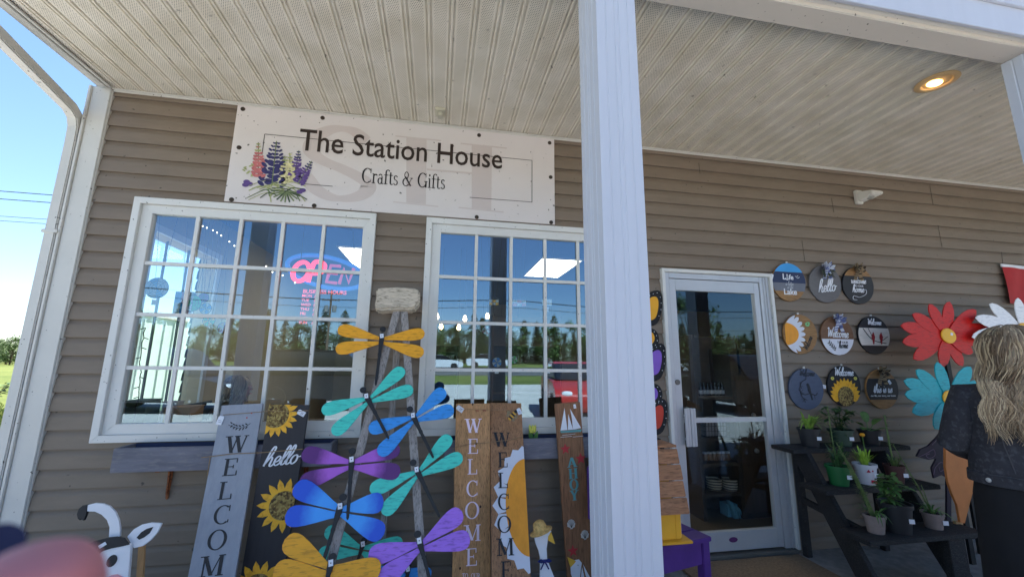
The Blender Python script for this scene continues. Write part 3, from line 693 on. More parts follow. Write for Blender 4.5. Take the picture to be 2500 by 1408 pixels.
# the printed lupins
pen = Pen(fr, .003, .0003)
LC = [mat('lupin_'+n_, c_, .6, var=.25, scale=60) for n_, c_ in (('indigo',L(52,50,98)),('violet',L(92,70,130)),('rose',L(186,108,108)),('cream',L(205,198,150)),('leaf',L(112,126,88)),('pale_green',L(158,164,112)),('dark_leaf',L(66,82,58)))]
def spike(top, bot, w_, n, ci, tip):
    a = c2(*top); b = c2(*bot); dx, dy = b[0]-a[0], b[1]-a[1]; ln = math.hypot(dx,dy); nx, ny = -dy/ln, dx/ln
    pen.stroke([a,((a[0]+b[0])/2,(a[1]+b[1])/2),b], .006, 0, 4, 2)
    for i in range(n):
        t = (i+.5)/n; wv = w_*(.22+.78*min(1,t*1.5)); c = (a[0]+dx*t, a[1]+dy*t)
        for k in (-1,-.33,.33,1):
            j = random.uniform(-.15,.15); s_ = (.35+.65*min(1,t*1.6))*ln/n
            pen.poly(ell(c[0]+nx*wv*(k+j), c[1]+ny*wv*(k+j)+random.uniform(-.2,.2)*s_, .55*s_+wv*.20, .40*s_+wv*.05, 8, rot=40*k), tip if t < .28 and tip is not None and random.random() < .8 else ci)
spike((345,338),(345,560),.029,11,2,5); spike((515,425),(520,600),.03,9,3,5); spike((548,405),(545,590),.026,9,3,5)
spike((605,390),(575,570),.028,10,1,0); spike((688,458),(600,600),.032,9,1,0); spike((462,330),(432,615),.066,12,0,0)
for q in ((270,590),(290,605),(262,610),(610,655),(630,645)): pen.poly(ell(*c2(*q), .022,.016,10), 1)
for i in range(22):
    x_ = random.uniform(250,660); a = c2(random.uniform(400,520),random.uniform(600,690)); b = c2(x_, random.uniform(600,725)); m_ = ((a[0]+b[0])/2+random.uniform(-.02,.02),(a[1]+b[1])/2+.03)
    pen.stroke([a,m_,b], random.uniform(.005,.010), .2, random.choice((4,4,5,5,6)), 4)
for i in range(11):
    an = math.pi*(1.02+i/10*.96)*1.0; c = c2(525,650); b = (c[0]+math.cos(an)*.10, c[1]+math.sin(an)*.085); pen.stroke([c,b], .010, 0, 6 if i%3==0 else 4, 0)
for i in range(9):
    c = c2(265+random.uniform(-20,45), 480+i*9); pen.poly(ell(c[0],c[1],.012,.006,8,rot=random.choice((30,150))), 5)
pen.build('lupins', LC, SG)
for q in ((245,123),(757,180),(1762,291),(2215,340),(2222,560),(2225,850),(1747,816),(703,743),(172,704),(220,370)):
    u,v = c2(*q); MB().lathe(fr.p(u,v,.0005),[(.016,0),(.0155,.003),(.009,.005),(.004,.0052),(.003,.003)],14,ax=fr.n).build('screw', mat('screw_metal', L(70,62,55), .5, metal=.6, var=.3, scale=50), SG, smooth=True)

# ------------------------------------------------------------ grey window boxes on rusty brackets
BOXM = mat('grey_blue_boards', L(106,106,116,1.05), .7, var=.18, scale=5, stretch=(1,4,6), bump=.25, streak=L(150,146,140), streak_amt=.35)
BOXD = mat('navy_boards', L(48,55,84), .7, var=.15, scale=8)
RUST = mat('rusty_iron', L(140,82,48), .85, var=.4, scale=30, bump=.4, streak=L(70,40,28), streak_amt=.8)
def wbox(x0, x1, label, brs):
    t = thing('window_box', label, 'window box', ((x0+x1)/2,-.1,.83), 'window boxes under the shop windows')
    MB().box(x0,x1,-.182,-.162,.762,.895).build('front_board', BOXM, t, bevel=.004)
    MB().box(x0+.002,x1-.002,-.1615,-.019,.762,.782).box(x0+.02,x1-.02,-.036,-.019,.7825,.895).build('back_board', BOXD, t, bevel=.003)
    for xx in (x0+.001, x1-.021): MB().box(xx,xx+.02,-.1618,-.0185,.7825,.894).build('end_board', BOXM, t, bevel=.003)
    for bx in brs:
        b = MB(); b.prism(Fr((0,-.022,0)), [(bx-.015,.762),(bx+.015,.762),(bx+.007,.575),(bx,.566),(bx-.007,.575)], 0,.006); b.box(bx-.004,bx+.004,-.040,-.0285,.60,.7615).box(bx-.011,bx+.011,-.16,-.0405,.754,.7615)
        b.build('bracket', RUST, t)
    return t
wbox(-1.80,-.62,'weathered grey window box on a rusty bracket under the left window',(-1.573,-.80))
wbox(.07,1.38,'slate grey window box holding a yellow tulip under the right window',(.28,1.18))
tu = thing('tulip', 'yellow wooden tulip standing in the right window box', 'flower', (.665,-.10,.80))
fr = Fr((.665,-.10,.80)); c = at(1300,1047,-.10)
z_ = c.z-.80; x_ = c.x-.665
MB().tube([fr.p(.01,0),fr.p(x_,z_)],.005,6).build('stem', mat('stem_green', L(80,120,60)), tu)
hd = MB()
for a in (-1,0,1): hd.lathe(fr.p(x_+a*.009,z_-.028,.006*(a==0)),[(.001,0),(.014,.008),(.018,.025),(.013,.045),(.002,.06)],10,ax=(a*.2,0,1),sy=.7)
hd.build('bloom', mat('tulip_yellow', L(205,205,90), .5), tu, smooth=True)
MB().leaf(fr.p(.01,.05),(-.25,-.1,1),(0,-1,0),.10,.03,0).leaf(fr.p(.02,.05),(.3,-.1,1),(0,-1,0),.09,.03,0).build('leaf', mat('stem_green', L(80,120,60)), tu)

# ------------------------------------------------------------ leaning sign boards
def board(name, label, T, th, ph, w_, m_, length=None, thick=.018):
    th, ph = R(th), R(ph); dn = Vector((math.sin(ph), -math.sin(th)*math.cos(ph), -math.cos(th)*math.cos(ph)))
    T = Vector(T); ln = length or T.z/-dn.z
    f = Fr(T, (math.cos(ph),0,-math.sin(ph)*0), -dn); f.v = -dn; f.u = (Vector((1,0,0)) - dn*dn.x).normalized(); f.n = f.u.cross(f.v)
    if f.n.y > 0: f.n = -f.n
    t = thing(name, label, 'sign', T+dn*ln)
    MB().fbox(f, -w_/2, w_/2, -ln, 0, -thick, 0).build('board', m_, t, bevel=.002)
    return t, f
def price(t, f, u, v, rot=0, s_=.022, w0=.004, r=1.5):
    c, q = math.cos(R(rot)), math.sin(R(rot)); pl = [(-s_,-s_*r),(s_,-s_*r),(s_,s_*r*.8),(s_*.6,s_*r*1.1),(-s_*.6,s_*r*1.1),(-s_,s_*r*.8)]
    m_ = MB().prism(f, [(u+x*c-y*q, v+x*q+y*c) for x,y in pl], w0, w0+.0012)
    for k in (-.4,-.05):
        a = [(-s_*.6,s_*r*k),(s_*.5,s_*r*k),(s_*.5,s_*r*k+s_*.14),(-s_*.6,s_*r*k+s_*.14)]
        m_.prism(f, [(u+x*c-y*q, v+x*q+y*c) for x,y in a], w0+.0013, w0+.0016, 1)
    return m_.build('price_tag', [TAGM, INKM], t)
def twine(t, pts, r=.0018): return MB().tube(pts, r, 5).build('twine', TWINE, t)
WOOD = mat('stained_pine', L(166,124,82,1.35), .6, var=.24, scale=4, stretch=(16,16,1), bump=.15, streak=L(88,58,34), streak_amt=.55)
WOOD2 = mat('brown_pine', L(140,102,70,1.3), .6, var=.28, scale=4, stretch=(14,14,1), bump=.15, streak=L(70,46,30), streak_amt=.6)
WOOD3 = mat('walnut_stain', L(122,86,60,1.3), .6, var=.3, scale=4, stretch=(18,18,1.1), bump=.15, streak=L(60,38,26), streak_amt=.6)
c6 = lambda u,v: (440+u/3.1424, 960+v/3.1424)
c8 = lambda u,v: (1050+u/3.0733, 950+v/3.0733)
def column(f, pen, spec, conv, mi=0):
    for ch, u, v, h_, w_ in spec:
        a = f.px(*conv(u,v)); hh_ = f.px(*conv(u,v-h_/2))[1]-f.px(*conv(u,v+h_/2))[1]; ww = f.px(*conv(u+w_/2,v))[0]-f.px(*conv(u-w_/2,v))[0]
        ps, adv = G(ch)
        for p in ps: pen.poly([(a[0]-ww/2+q[0]/adv*ww, a[1]-hh_/2+q[1]*hh_) for q in p], mi)
# grey WELCOME
GREYB = mat('grey_sign_paint', L(138,143,152,1.2), .6, var=.08, scale=5, stretch=(8,8,1), bump=.08, streak=L(160,162,168), streak_amt=.25)
t, f = board('sign_board', 'tall grey WELCOME board with red berry sprig, leaning under the left window', (-1.169,-.15,1.131), 14, 2.7, .228, GREYB)
pen = Pen(f); column(f, pen, [('W',430,388,128,185),('E',388,563,130,120),('L',350,742,135,115),('C',322,928,140,135),('O',285,1120,150,150),('M',245,1320,158,200),('E',200,1530,160,150)], c6)
pen.build('lettering', BLACK, t)
pen = Pen(f, .0008, .0006)
p0 = [f.px(*c6(*q)) for q in ((370,240),(430,262),(490,258),(540,228))]; pen.stroke(p0, .0025)
for i, (u,v) in enumerate(((385,238),(405,250),(425,258),(450,262),(475,258),(500,248))):
    for sgn in (-1,1):
        c = f.px(*c6(u+8, v+sgn*13)); pen.poly(ell(c[0],c[1],.0085,.0034,10,rot=(-35 if sgn<0 else 55)))
for u,v in ((548,150),(512,186)): pen.poly(ell(*f.px(*c6(u,v)),.0042,.0042,12),1)
pen.build('sprig', [BLACK, mat('berry_red', L(190,45,45),.5)], t)
price(t, f, *f.px(*c6(308,208)), rot=-12, s_=.016)
t1g, f1g = t, f
# hello board
HB = mat('black_board', L(44,44,50), .55, var=.12, scale=6, stretch=(6,6,1))
t, f = board('sign_board', 'tall black board reading hello with painted sunflowers, beside the grey board', (-.883,-.205,1.133), 3.3, -1.9, .226, HB)
SEED = seed_mat('sunflower_seed', [L(70,52,30), L(120,95,50), L(165,145,85)], 90)
YPET = mat('sunflower_yellow', L(240,172,44,1.1), .5, var=.12, scale=14, streak=L(190,120,30), streak_amt=.5)
def clip_u(poly, u0, u1, v1=1e9):
    def cl(P, ins, inter):
        o = []
        for i in range(len(P)):
            a, b = P[i], P[(i+1)%len(P)]
            if ins(a): o.append(a)
            if ins(a) != ins(b): o.append(inter(a,b))
        return o
    lx = lambda X: (lambda a,b: (X, a[1]+(b[1]-a[1])*(X-a[0])/(b[0]-a[0])))
    ly = lambda Y: (lambda a,b: (a[0]+(b[0]-a[0])*(Y-a[1])/(b[1]-a[1]), Y))
    P = cl(poly, lambda p: p[0] >= u0, lx(u0)); P = cl(P, lambda p: p[0] <= u1, lx(u1)) if P else P
    return cl(P, lambda p: p[1] <= v1, ly(v1)) if P else P
def sunflower(f, c, r, rp, n, u0, u1, v1, ph=0):
    pen = Pen(f, .0008, .0008); pn2 = Pen(f, .003, .003)
    for k in range(n):
        a = 2*math.pi*k/n + ph; co, si = math.cos(a), math.sin(a); wv = math.pi*r/n*1.25
        q = [(r*.8,-wv*.7),(r*1.15,-wv*.95),((r+rp)/2*1.06,-wv*.75),(rp,0),((r+rp)/2*1.06,wv*.75),(r*1.15,wv*.95),(r*.8,wv*.7)]
        q = clip_u([(c[0]+x*co-y*si, c[1]+x*si+y*co) for x,y in q], u0, u1, v1)
        if len(q) > 2: pen.poly(q)
    q = clip_u(ell(*c, r, r, 30), u0, u1, v1)
    pn2.poly(q); return pen, pn2
hw_ = .1125
for (cu,cv,r,rp,n,ph) in ((735,165,106,185,18,.1),(795,857,112,212,15,.2),(590,1500,112,205,15,.1)):
    c = f.px(*c6(cu,cv)); k_ = .226/345*1.06
    a, b = sunflower(f, c, r*k_, rp*k_, n, -hw_, hw_, -.001, ph); a.build('petals', YPET, t); b.build('flower_centre', SEED, t)
pen = Pen(f, .001, .001); a = f.px(*c6(625,560)); b = f.px(*c6(930,500))
script(pen, 'hello', (a[0]+b[0])/2-.006, a[1]+.002, .052, .0105, skew=.3, sx=1.4, rise=.10)
pen.build('lettering', mat('white_paint', L(225,228,235), .5, var=.03), t)
price(t, f, *f.px(*c6(932,150)), rot=65, s_=.015)
twine(t, [f1g.p(*f1g.px(*c6(330,165)),.004), f1g.p(*f1g.px(*c6(640,140)),.004), f.p(*f.px(*c6(680,130)),.006), f.p(*f.px(*c6(830,140)),.006), f.p(*f.px(*c6(995,130)),.004)])
twine(t, [f1g.p(*f1g.px(*c6(210,630)),.004), f1g.p(*f1g.px(*c6(235,480)),.006), f1g.p(*f1g.px(*c6(170,492)),.012), f1g.p(*f1g.px(*c6(400,462)),.004), f1g.p(*f1g.px(*c6(580,455)),.004), f.p(*f.px(*c6(640,450)),.006), f.p(*f.px(*c6(945,425)),.004)], .0024)
# pine WELCOME with dragonflies
PALE = mat('pale_pink_paint', L(232,214,230,1.1), .5, var=.04)
t, f = board('sign_board', 'pine plank with pale pink WELCOME letters and tiny red dragonflies', (.251,-.165,1.127), 10, .1, .227, WOOD)
pen = Pen(f); column(f, pen, [('W',322,272,105,135),('E',322,425,112,85),('L',318,578,115,80),('C',316,742,118,95),('O',315,905,125,110),('M',316,1075,122,135),('E',312,1255,130,90)], c8)
for i, ch in enumerate('TO OUR'): 
    if ch != ' ': column(f, pen, [(ch,250+i*23,1396,38,24)], c8)
pen.build('lettering', PALE, t)
pen = Pen(f, .0008, .0006)
for u,v in ((355,160),(408,158)):
    a = f.px(*c8(u,v)); pen.stroke([(a[0]-.006,a[1]-.008),(a[0]+.003,a[1]+.008)], .0022,0,0,0)
    for dx,dy in ((-.011,.004),(-.008,-.003),(.011,.002),(.010,-.006)): pen.stroke([a,(a[0]+dx,a[1]+dy)], .0022,0,0,0)
pen.build('small_dragonflies', mat('brick_red', L(140,55,45), .6), t)
kn = Pen(f,.0003,.0003)
for u,v in ((318,112),(345,405),(270,890),(378,878),(225,1340)): kn.poly(ell(*f.px(*c8(u,v)),.0055,.008,12))
kn.build('knot', mat('pine_knot', L(62,40,24), .7, var=.4, scale=60), t)
price(t, f, *f.px(*c8(225,147)), rot=55, s_=.016); t3, f3 = t, f
# daisy WELCOME
t, f = board('sign_board', 'brown plank with black WELCOME letters, half daisy and a bee', (.486,-.09,1.122), 24.5, -1.4, .222, WOOD2)
WPET = mat('daisy_white', L(215,218,228), .5, var=.05, scale=8); OR = mat('daisy_orange', L(226,146,36,1.15), .5, var=.14, scale=5, stretch=(3,3,1))
pen = Pen(f, .0006, .0008); p2 = Pen(f, .0022, .001); hw_ = .1105
Cc = f.px(*c8(735,865)); top = f.px(*c8(710,520))[1]-Cc[1]; lef = Cc[0]-f.px(*c8(567,865))[0]
N = 11
for k in range(N):
    a = math.pi/2+math.pi*(k+.5)/N*1.0; a2 = math.pi*(.48+ (k+.5)/N*1.04)
    co, si = math.cos(a2), math.sin(a2)
    b1 = (Cc[0]+lef*co*.95, Cc[1]+top*si*.97); tip = (Cc[0]+(lef+.082)*co, Cc[1]+(top+.082)*si)
    tx, ty = -si*lef, co*top; tl = math.hypot(tx,ty); tx, ty = tx/tl*.046, ty/tl*.046
    mid = ((b1[0]*.4+tip[0]*.6),(b1[1]*.4+tip[1]*.6))
    q = clip_u([(b1[0]-tx*.7,b1[1]-ty*.7),(mid[0]-tx,mid[1]-ty),tip,(mid[0]+tx,mid[1]+ty),(b1[0]+tx*.7,b1[1]+ty*.7)], -hw_, hw_)
    if len(q) > 2 and k%2 == 0 or len(q) > 2: pen.poly(q)
pen.build('petals', WPET, t)
p2.poly(clip_u(ell(Cc[0],Cc[1],lef,top,48), -hw_, hw_)); p2.build('flower_centre', OR, t)
pen = Pen(f, .0045, .001); column(f, pen, [('W',535,376,105,140),('E',545,528,112,78),('L',547,682,115,80),('C',552,842,120,95),('O',556,1010,125,108),('M',563,1180,130,140),('E',572,1355,135,85)], c8)
pen.build('lettering', BLACK, t)
pen = Pen(f, .001, .002); BEEY = mat('bee_yellow', L(215,165,60), .5); BW = mat('bee_wing', L(140,125,95), .6, var=.25, scale=80)
cb2 = f.px(*c8(615,200)); 
for dx,dy,rx,ry in ((-.022,.022,.013,.014),(-.03,.004,.013,.010),(.026,-.006,.015,.012),(.006,-.026,.011,.012)): pen.poly(ell(cb2[0]+dx,cb2[1]+dy,rx,ry,14,rot=40),1)
for i in range(6):
    a0 = -30+i*10; t_ = -.034+.0128*i; wv = .015*math.sqrt(max(.1,1-((i-2.5)/3.4)**2))
    co, si = math.cos(R(48)), math.sin(R(48)); L0, L1 = t_, t_+.0122
    pen.poly([(cb2[0]+x*co-y*si, cb2[1]+x*si+y*co) for x,y in ((L0,-wv),(L1,-wv),(L1,wv),(L0,wv))], 2 if i in (0,2,4) else 0)
pen.poly(ell(cb2[0]+.031,cb2[1]+.034,.012,.012,14),0)
pen.build('bee', [BLACK,BW,BEEY], t)
price(t, f, *f.px(*c8(668,168)), rot=20, s_=.014, w0=.008)
twine(t, [f3.p(*f3.px(*c8(180,720)),.006), f3.p(*f3.px(*c8(172,440)),.01), f3.p(*f3.px(*c8(300,408)),.003), f3.p(*f3.px(*c8(445,398)),.003), f.p(*f.px(*c8(470,395)),.006), f.p(*f.px(*c8(600,380)),.006), f.p(*f.px(*c8(698,352)),.004)])
twine(t, [f3.p(*f3.px(*c8(230,150)),.006), f3.p(*f3.px(*c8(440,152)),.003), f.p(*f.px(*c8(560,160)),.006), f.p(*f.px(*c8(690,150)),.004)], .0012)
# AHOY
t, f = board('sign_board', 'dark wood AHOY plank with sailboat, red stars and shells, beside the porch post', (.895,-.22,1.131), .1, 3.9, .182, WOOD3)
TEAL = mat('teal_paint', L(92,150,152), .6, var=.12, scale=20); RED = mat('star_red', L(178,52,58), .6, var=.1, scale=20); WPT = mat('white_paint', L(225,228,235), .5, var=.03)
pen = Pen(f)
for dx_ in (-4,0,4): column(f, pen, [('A',1065+dx_,546,72,70),('H',1073+dx_,630,76,66),('O',1079+dx_,712,78,62),('Y',1083+dx_,792,76,66)], c8)
pen.build('lettering', TEAL, t)
pen = Pen(f, .0008, .001)
P8 = lambda *q: [f.px(*c8(*a)) for a in q]
pen.poly(P8((1008,140),(978,308),(1030,303))); pen.poly(P8((1036,185),(1034,303),(1072,300))); pen.poly(P8((1050,145),(1080,300),(1132,288))); pen.poly(P8((1062,205),(1072,300),(1098,297)))
pen.poly(P8((972,312),(1142,298),(1130,318),(985,326)),1)
for a,b in (((990,344),(1090,332)),((978,358),(1065,350)),((1070,356),(1150,348))): pen.stroke(P8(a,b),.0018,0,0,0)
pen.build('sailboat', [WPT,TEAL], t)
pen = Pen(f, .0008, .001); pen.poly(P8((1148,1310),(1200,1408),(1170,1408))); pen.poly(P8((1140,1330),(1160,1420),(1130,1420))); pen.build('sailboat', WPT, t)
for (u,v,r) in ((1015,447,40),(1130,518,42),(1072,1210,42)):
    c = f.px(*c8(u,v)); rr = f.px(*c8(u+r,v))[0]-c[0]; pen = Pen(f, .0008, .0008)
    pen.poly([(c[0]+rr*(1 if i%2==0 else .42)*math.sin(R(36*i)), c[1]+rr*(1 if i%2==0 else .42)*math.cos(R(36*i))) for i in range(10)]); pen.build('star', RED, t)
for (u,v,rt_) in ((1058,1008,8),(1160,1088,5)):
    c = f.px(*c8(u,v)); r = .027; pen = Pen(f, .0008, .001)
    pen.poly([(c[0]+math.sin(R(a+rt_))*r*(1.0+.06*math.cos(R(a*9))), c[1]+math.cos(R(a+rt_))*r*1.1-.002) for a in range(-120,121,8)]+[(c[0]-.008,c[1]-.03),(c[0]+.008,c[1]-.03)])
    for a in (-62,-36,-12,12,36,62): pen.stroke([(c[0],c[1]-.022),(c[0]+math.sin(R(a+rt_))*r*.95,c[1]+math.cos(R(a+rt_))*r*1.0)], .0016,0,1,0)
    pen.build('shell', [mat('shell_white', L(200,196,190), .6), BLACK], t)
pen = Pen(f, .0045, .004)
pen.poly(P8((1050,1310),(1085,1275),(1115,1270),(1135,1295),(1128,1340),(1120,1420),(1075,1440),(1055,1380)))
pen.poly(P8((1028,1252),(1092,1282),(1078,1300),(1050,1330)),1); pen.poly(ell(*f.px(*c8(1107,1312)),.0022,.004,8),2)
pen.build('gull', [WPT, mat('beak_yellow', L(225,178,62), .5), BLACK], t)
price(t, f, *f.px(*c8(1084,127)), rot=5, s_=.009)

# ------------------------------------------------------------ driftwood topped rack of weathered slats with the dragonflies
GREYW = mat('weathered_slat', L(142,136,132,1.2), .85, var=.3, scale=5, stretch=(10,10,1), bump=.3, streak=L(70,62,58), streak_amt=.6)
TL_ = math.radians(17.5)
TFr = Fr((-.25,-.22,1.70), (1,0,0), (0,math.sin(TL_),math.cos(TL_))); 
if TFr.n.y > 0: TFr.n = -TFr.n
tr = thing('display_rack', 'three legged rack of weathered slats with a driftwood cap, between the windows', 'rack', (-.25,-.5,0))
c7 = lambda u,v: (650+u/1.988, 700+v/1.988)
def leg_(p_top, p_bot, w_, w0, w1, ext=1.0):
    a = TFr.px(*p_top); b = TFr.px(*p_bot); b = (a[0]+(b[0]-a[0])*ext, a[1]+(b[1]-a[1])*ext)
    m_ = MB(); dx, dy = b[0]-a[0], b[1]-a[1]; ln = math.hypot(dx,dy); nx, ny = -dy/ln*w_/2, dx/ln*w_/2
    m_.prism(TFr, [(a[0]-nx,a[1]-ny),(b[0]-nx,b[1]-ny),(b[0]+nx,b[1]+ny),(a[0]+nx,a[1]+ny)], w0, w1); return m_.build('leg', GREYW, tr, bevel=.003)
leg_((970,752),(797,1408),.046,-.02,-.004,1.14); leg_((986,752),(1032,1408),.046,-.0195,-.0035,1.14)
bl = MB(); a = at(977,745,-.18); b = at(938,1260,-.07); b = a+(b-a)*1.55; bl.beam(a,b,.042,.016,(0,-1,0)); bl.build('leg', GREYW, tr, bevel=.003)
cs = MB(); a = TFr.px(920,712); 
P7 = lambda *q: [TFr.px(*c7(*a)) for a in q]
cs.prism(TFr, P7((535,20),(560,14),(640,10),(720,16),(748,28),(745,55),(750,72),(738,95),(715,120),(640,116),(560,122),(532,118),(530,90),(537,60)), -.045, .035)
cs.build('driftwood_cap', mat('driftwood', L(182,170,152,1.25), .9, var=.28, scale=6, stretch=(1.5,6,10), bump=.5, streak=L(90,78,64), streak_amt=.7), tr, bevel=.012, smooth=True)
BODY = mat('dragonfly_black', L(36,36,38), .55, var=.08)
def wing_poly(root, tip, w_):
    dx, dy = tip[0]-root[0], tip[1]-root[1]; ln = math.hypot(dx,dy); ux, uy = dx/ln, dy/ln
    prof = [(0,.13),(.2,.25),(.4,.41),(.6,.55),(.75,.62),(.86,.60),(.93,.50),(.975,.32),(1,.0)]
    up = [(t*ln, h_*w_*.8) for t,h_ in prof]; q = up + [(x,-y) for x,y in reversed(up[:-1])]
    return [(root[0]+x*ux-y*uy, root[1]+x*uy+y*ux) for x,y in q]
def paint(name, c, s_): return mat(name, tuple(min(.88,q*1.25) for q in c), .5, var=.07, scale=3.2, stretch=(2.2,2,12), streak=s_, streak_amt=.55)
YEL = paint('yellow_wing', L(236,152,30), L(165,105,25)); TEA = paint('teal_wing', L(66,190,172), L(40,125,120)); BLU = paint('blue_wing', L(50,134,205), L(30,85,150)); VIO = paint('violet_wing', L(155,104,205), L(100,62,150))
PUR = ombre_mat('purple_ombre', L(160,86,186,1.2), L(92,34,112), .14, .21); BLO = ombre_mat('blue_ombre', L(62,148,232,1.2), L(30,82,200,1.1), .14, .22)
def dragonfly(label, head, end, root, tips, m_, w_=.058, lay=0, fr=None, conv=c7, up=(1,1)):
    fr = fr or TFr; W0 = .002+lay
    P_ = lambda q: fr.px(*conv(*q), W0)
    h_, e, r0 = P_(head), P_(end), P_(root)
    t = thing('dragonfly_ornament', label, 'ornament', fr.p(*r0, W0), 'painted wooden dragonflies on the rack')
    k_ = fr.px(*conv(root[0]+10,root[1]),W0)[0]-r0[0]
    for i, q in enumerate(tips):
        side = -1 if q[0] < root[0] else 1
        mw = MB().prism(fr, wing_poly((r0[0]+side*.004,r0[1]+(.012 if i%2==0 else -.012)), P_(q), w_), W0+.0004*i, W0+.006+.0004*i)
        mw.build('wing', m_, t, bevel=.0015)
    dx, dy = e[0]-h_[0], e[1]-h_[1]; ln = math.hypot(dx,dy); ux, uy = dx/ln, dy/ln; bw = .021
    prof = [(.065,.45),(.10,.85),(.16,1.0),(.24,.95),(.36,.72),(.43,.62),(.47,.74),(.51,.56),(.62,.60),(.70,.50),(.78,.58),(.9,.5),(.97,.42),(1,.12)]
    q = [(t_*ln, w__*bw*.72) for t_,w__ in prof]; q = q+[(x,-y) for x,y in reversed(q)]
    MB().prism(fr, [(h_[0]+x*ux-y*uy, h_[1]+x*uy+y*ux) for x,y in q], W0+.0085, W0+.02).build('body', BODY, t, bevel=.002)
    MB().prism(fr, ell(h_[0],h_[1],.0185,.0175,20), W0+.0088, W0+.0205).build('head', BODY, t, bevel=.002)
    a = (h_[0]+dx*.13, h_[1]+dy*.13); tg = MB(); 
    co, si = math.cos(R(random.uniform(-15,15))), math.sin(R(10))
    tg.prism(fr, [(a[0]+x*co-y*si, a[1]+x*si+y*co) for x,y in ((-.011,-.014),(.011,-.014),(.011,.014),(-.011,.014))], W0+.0212, W0+.0222)
    tg.prism(fr, ell(*a,.003,.003,8), W0+.0223, W0+.0227, 1); tg.build('price_tag', [TAGM, BLACK], t)
    return t
dragonfly('small yellow dragonfly at the top of the rack, just below the driftwood',(567,210),(532,482),(560,262),[(348,203),(336,305),(770,225),(765,325)],YEL,.084,.002)
dragonfly('teal dragonfly below the top yellow one, left leg of the rack',(472,503),(597,740),(502,548),[(268,602),(322,715),(668,395),(714,495)],TEA,.080,.004)
dragonfly('plain bright blue dragonfly on the right leg of the rack',(698,596),(812,832),(720,640),[(496,692),(545,815),(867,498),(910,592)],BLU,.082,.010)
dragonfly('dark purple dragonfly with wings paling to lilac near its body',(420,797),(397,1130),(413,862),[(173,805),(162,952),(650,783),(652,900)],PUR,.088,.004)
dragonfly('teal dragonfly on the right leg, below the bright blue one',(714,853),(842,1118),(738,905),[(502,988),(565,1102),(895,722),(953,820)],TEA,.080,.003)
dragonfly('deep blue dragonfly with light blue wing roots, overlapping the sunflower board',(375,1020),(268,1370),(362,1090),[(138,962),(92,1112),(570,1040),(572,1200)],BLO,.100,.012)
dragonfly('big yellow dragonfly at the bottom of the rack',(325,1308),(270,1530),(312,1375),[(92,1222),(35,1375),(557,1370),(540,1470)],YEL,.100,.03)
dragonfly('violet dragonfly low on the right leg, in front of the pine plank',(735,1198),(800,1440),(750,1258),[(495,1308),(555,1425),(950,1088),(990,1218)],VIO,.094,.014)
BFr = Fr((-.3,-.13,.5), (1,0,0), (0,.1,1))
dragonfly('shaded dull teal dragonfly deep behind the rack legs',(477,1225),(437,1350),(465,1275),[(288,1175),(252,1292),(664,1240),(560,1345)],TEA,.085,0,BFr)
dragonfly('blue dragonfly almost hidden behind the violet one',(690,1345),(680,1470),(680,1380),[(520,1392),(530,1440),(800,1400),(800,1440)],BLU,.08,0,BFr)
# ------------------------------------------------------------ wooden cow cut-out
c5 = lambda u,v: (u/3.074, 950+v/3.074)
f = Fr((-1.4,-.5,.5), (1,0,0), (0,.12,1)); 
cw = thing('cow_cutout', 'white wooden cow cut-out with black forelock, curled tail and one ear up', 'ornament', (-1.42,-.5,0))
P5 = lambda *q: [f.px(*c5(*a)) for a in q]
CWH = mat('cow_white', L(228,229,233), .5, var=.04); CBK = mat('cow_black', L(36,36,40), .55, var=.2, scale=20); CPK = mat('cow_pink', L(225,160,165), .5)
PINE = mat('bare_pine', L(180,140,95), .7, var=.2, scale=6, stretch=(8,8,1))
MB().prism(f, P5((795,1115),(800,1040),(780,985),(740,945),(690,922),(630,920),(636,872),(690,858),(750,862),(800,880),(845,925),(870,985),(880,1050),(878,1110)), -.03,-.018).build('tail', CWH, cw, bevel=.001)
MB().prism(f, P5((636,868),(600,875),(570,900),(555,940),(562,975),(575,988),(585,975),(605,990),(618,965),(630,930)), -.031,-.016).build('tail_tip', CBK, cw, bevel=.001)
MB().prism(f, P5((600,1230),(700,1180),(870,1150),(1000,1150),(992,1270),(980,1408),(960,1900),(560,1900),(560,1500)), 0,.018).build('face', CWH, cw, bevel=.002)
MB().prism(f, P5((640,1170),(740,1125),(850,1098),(905,1092),(960,1102),(999,1152),(940,1166),(860,1182),(800,1200),(740,1242),(690,1300),(640,1280)), .0185,.024).build('forelock', CBK, cw, bevel=.002)
MB().prism(f, ell(*f.px(*c5(862,1275)),.021,.026,20,rot=-15), .0185,.021).build('eye', CBK, cw)
e_ = MB().prism(f, P5((950,1105),(1000,1050),(1060,1015),(1130,1000),(1212,1004),(1180,1072),(1130,1130),(1070,1175),(1000,1192)), -.014,-.002).build('ear', CWH, cw, bevel=.002)
MB().prism(f, P5((1025,1110),(1060,1070),(1100,1045),(1150,1030),(1122,1078),(1080,1110),(1045,1126)), -.0018,.0006).build('inner_ear', CBK, e_)
MB().prism(f, P5((820,1412),(855,1380),(905,1372),(955,1395),(965,1450),(820,1500)), .0186,.026).build('nose', CPK, cw, bevel=.003)
MB().prism(f, P5((1000,1192),(1046,1186),(1034,1420),(1020,1800),(940,1800),(985,1400)), -.05,-.035).build('back_board', PINE, cw, bevel=.001)
MB().prism(f, P5((766,1160),(818,1130),(830,1150),(778,1182)), .0245,.0257).build('price_tag', TAGM, cw)
MB().prism(f, P5((600,1900),(950,1900),(950,2600),(600,2600)), -.016,-.001).build('stake', PINE, cw)

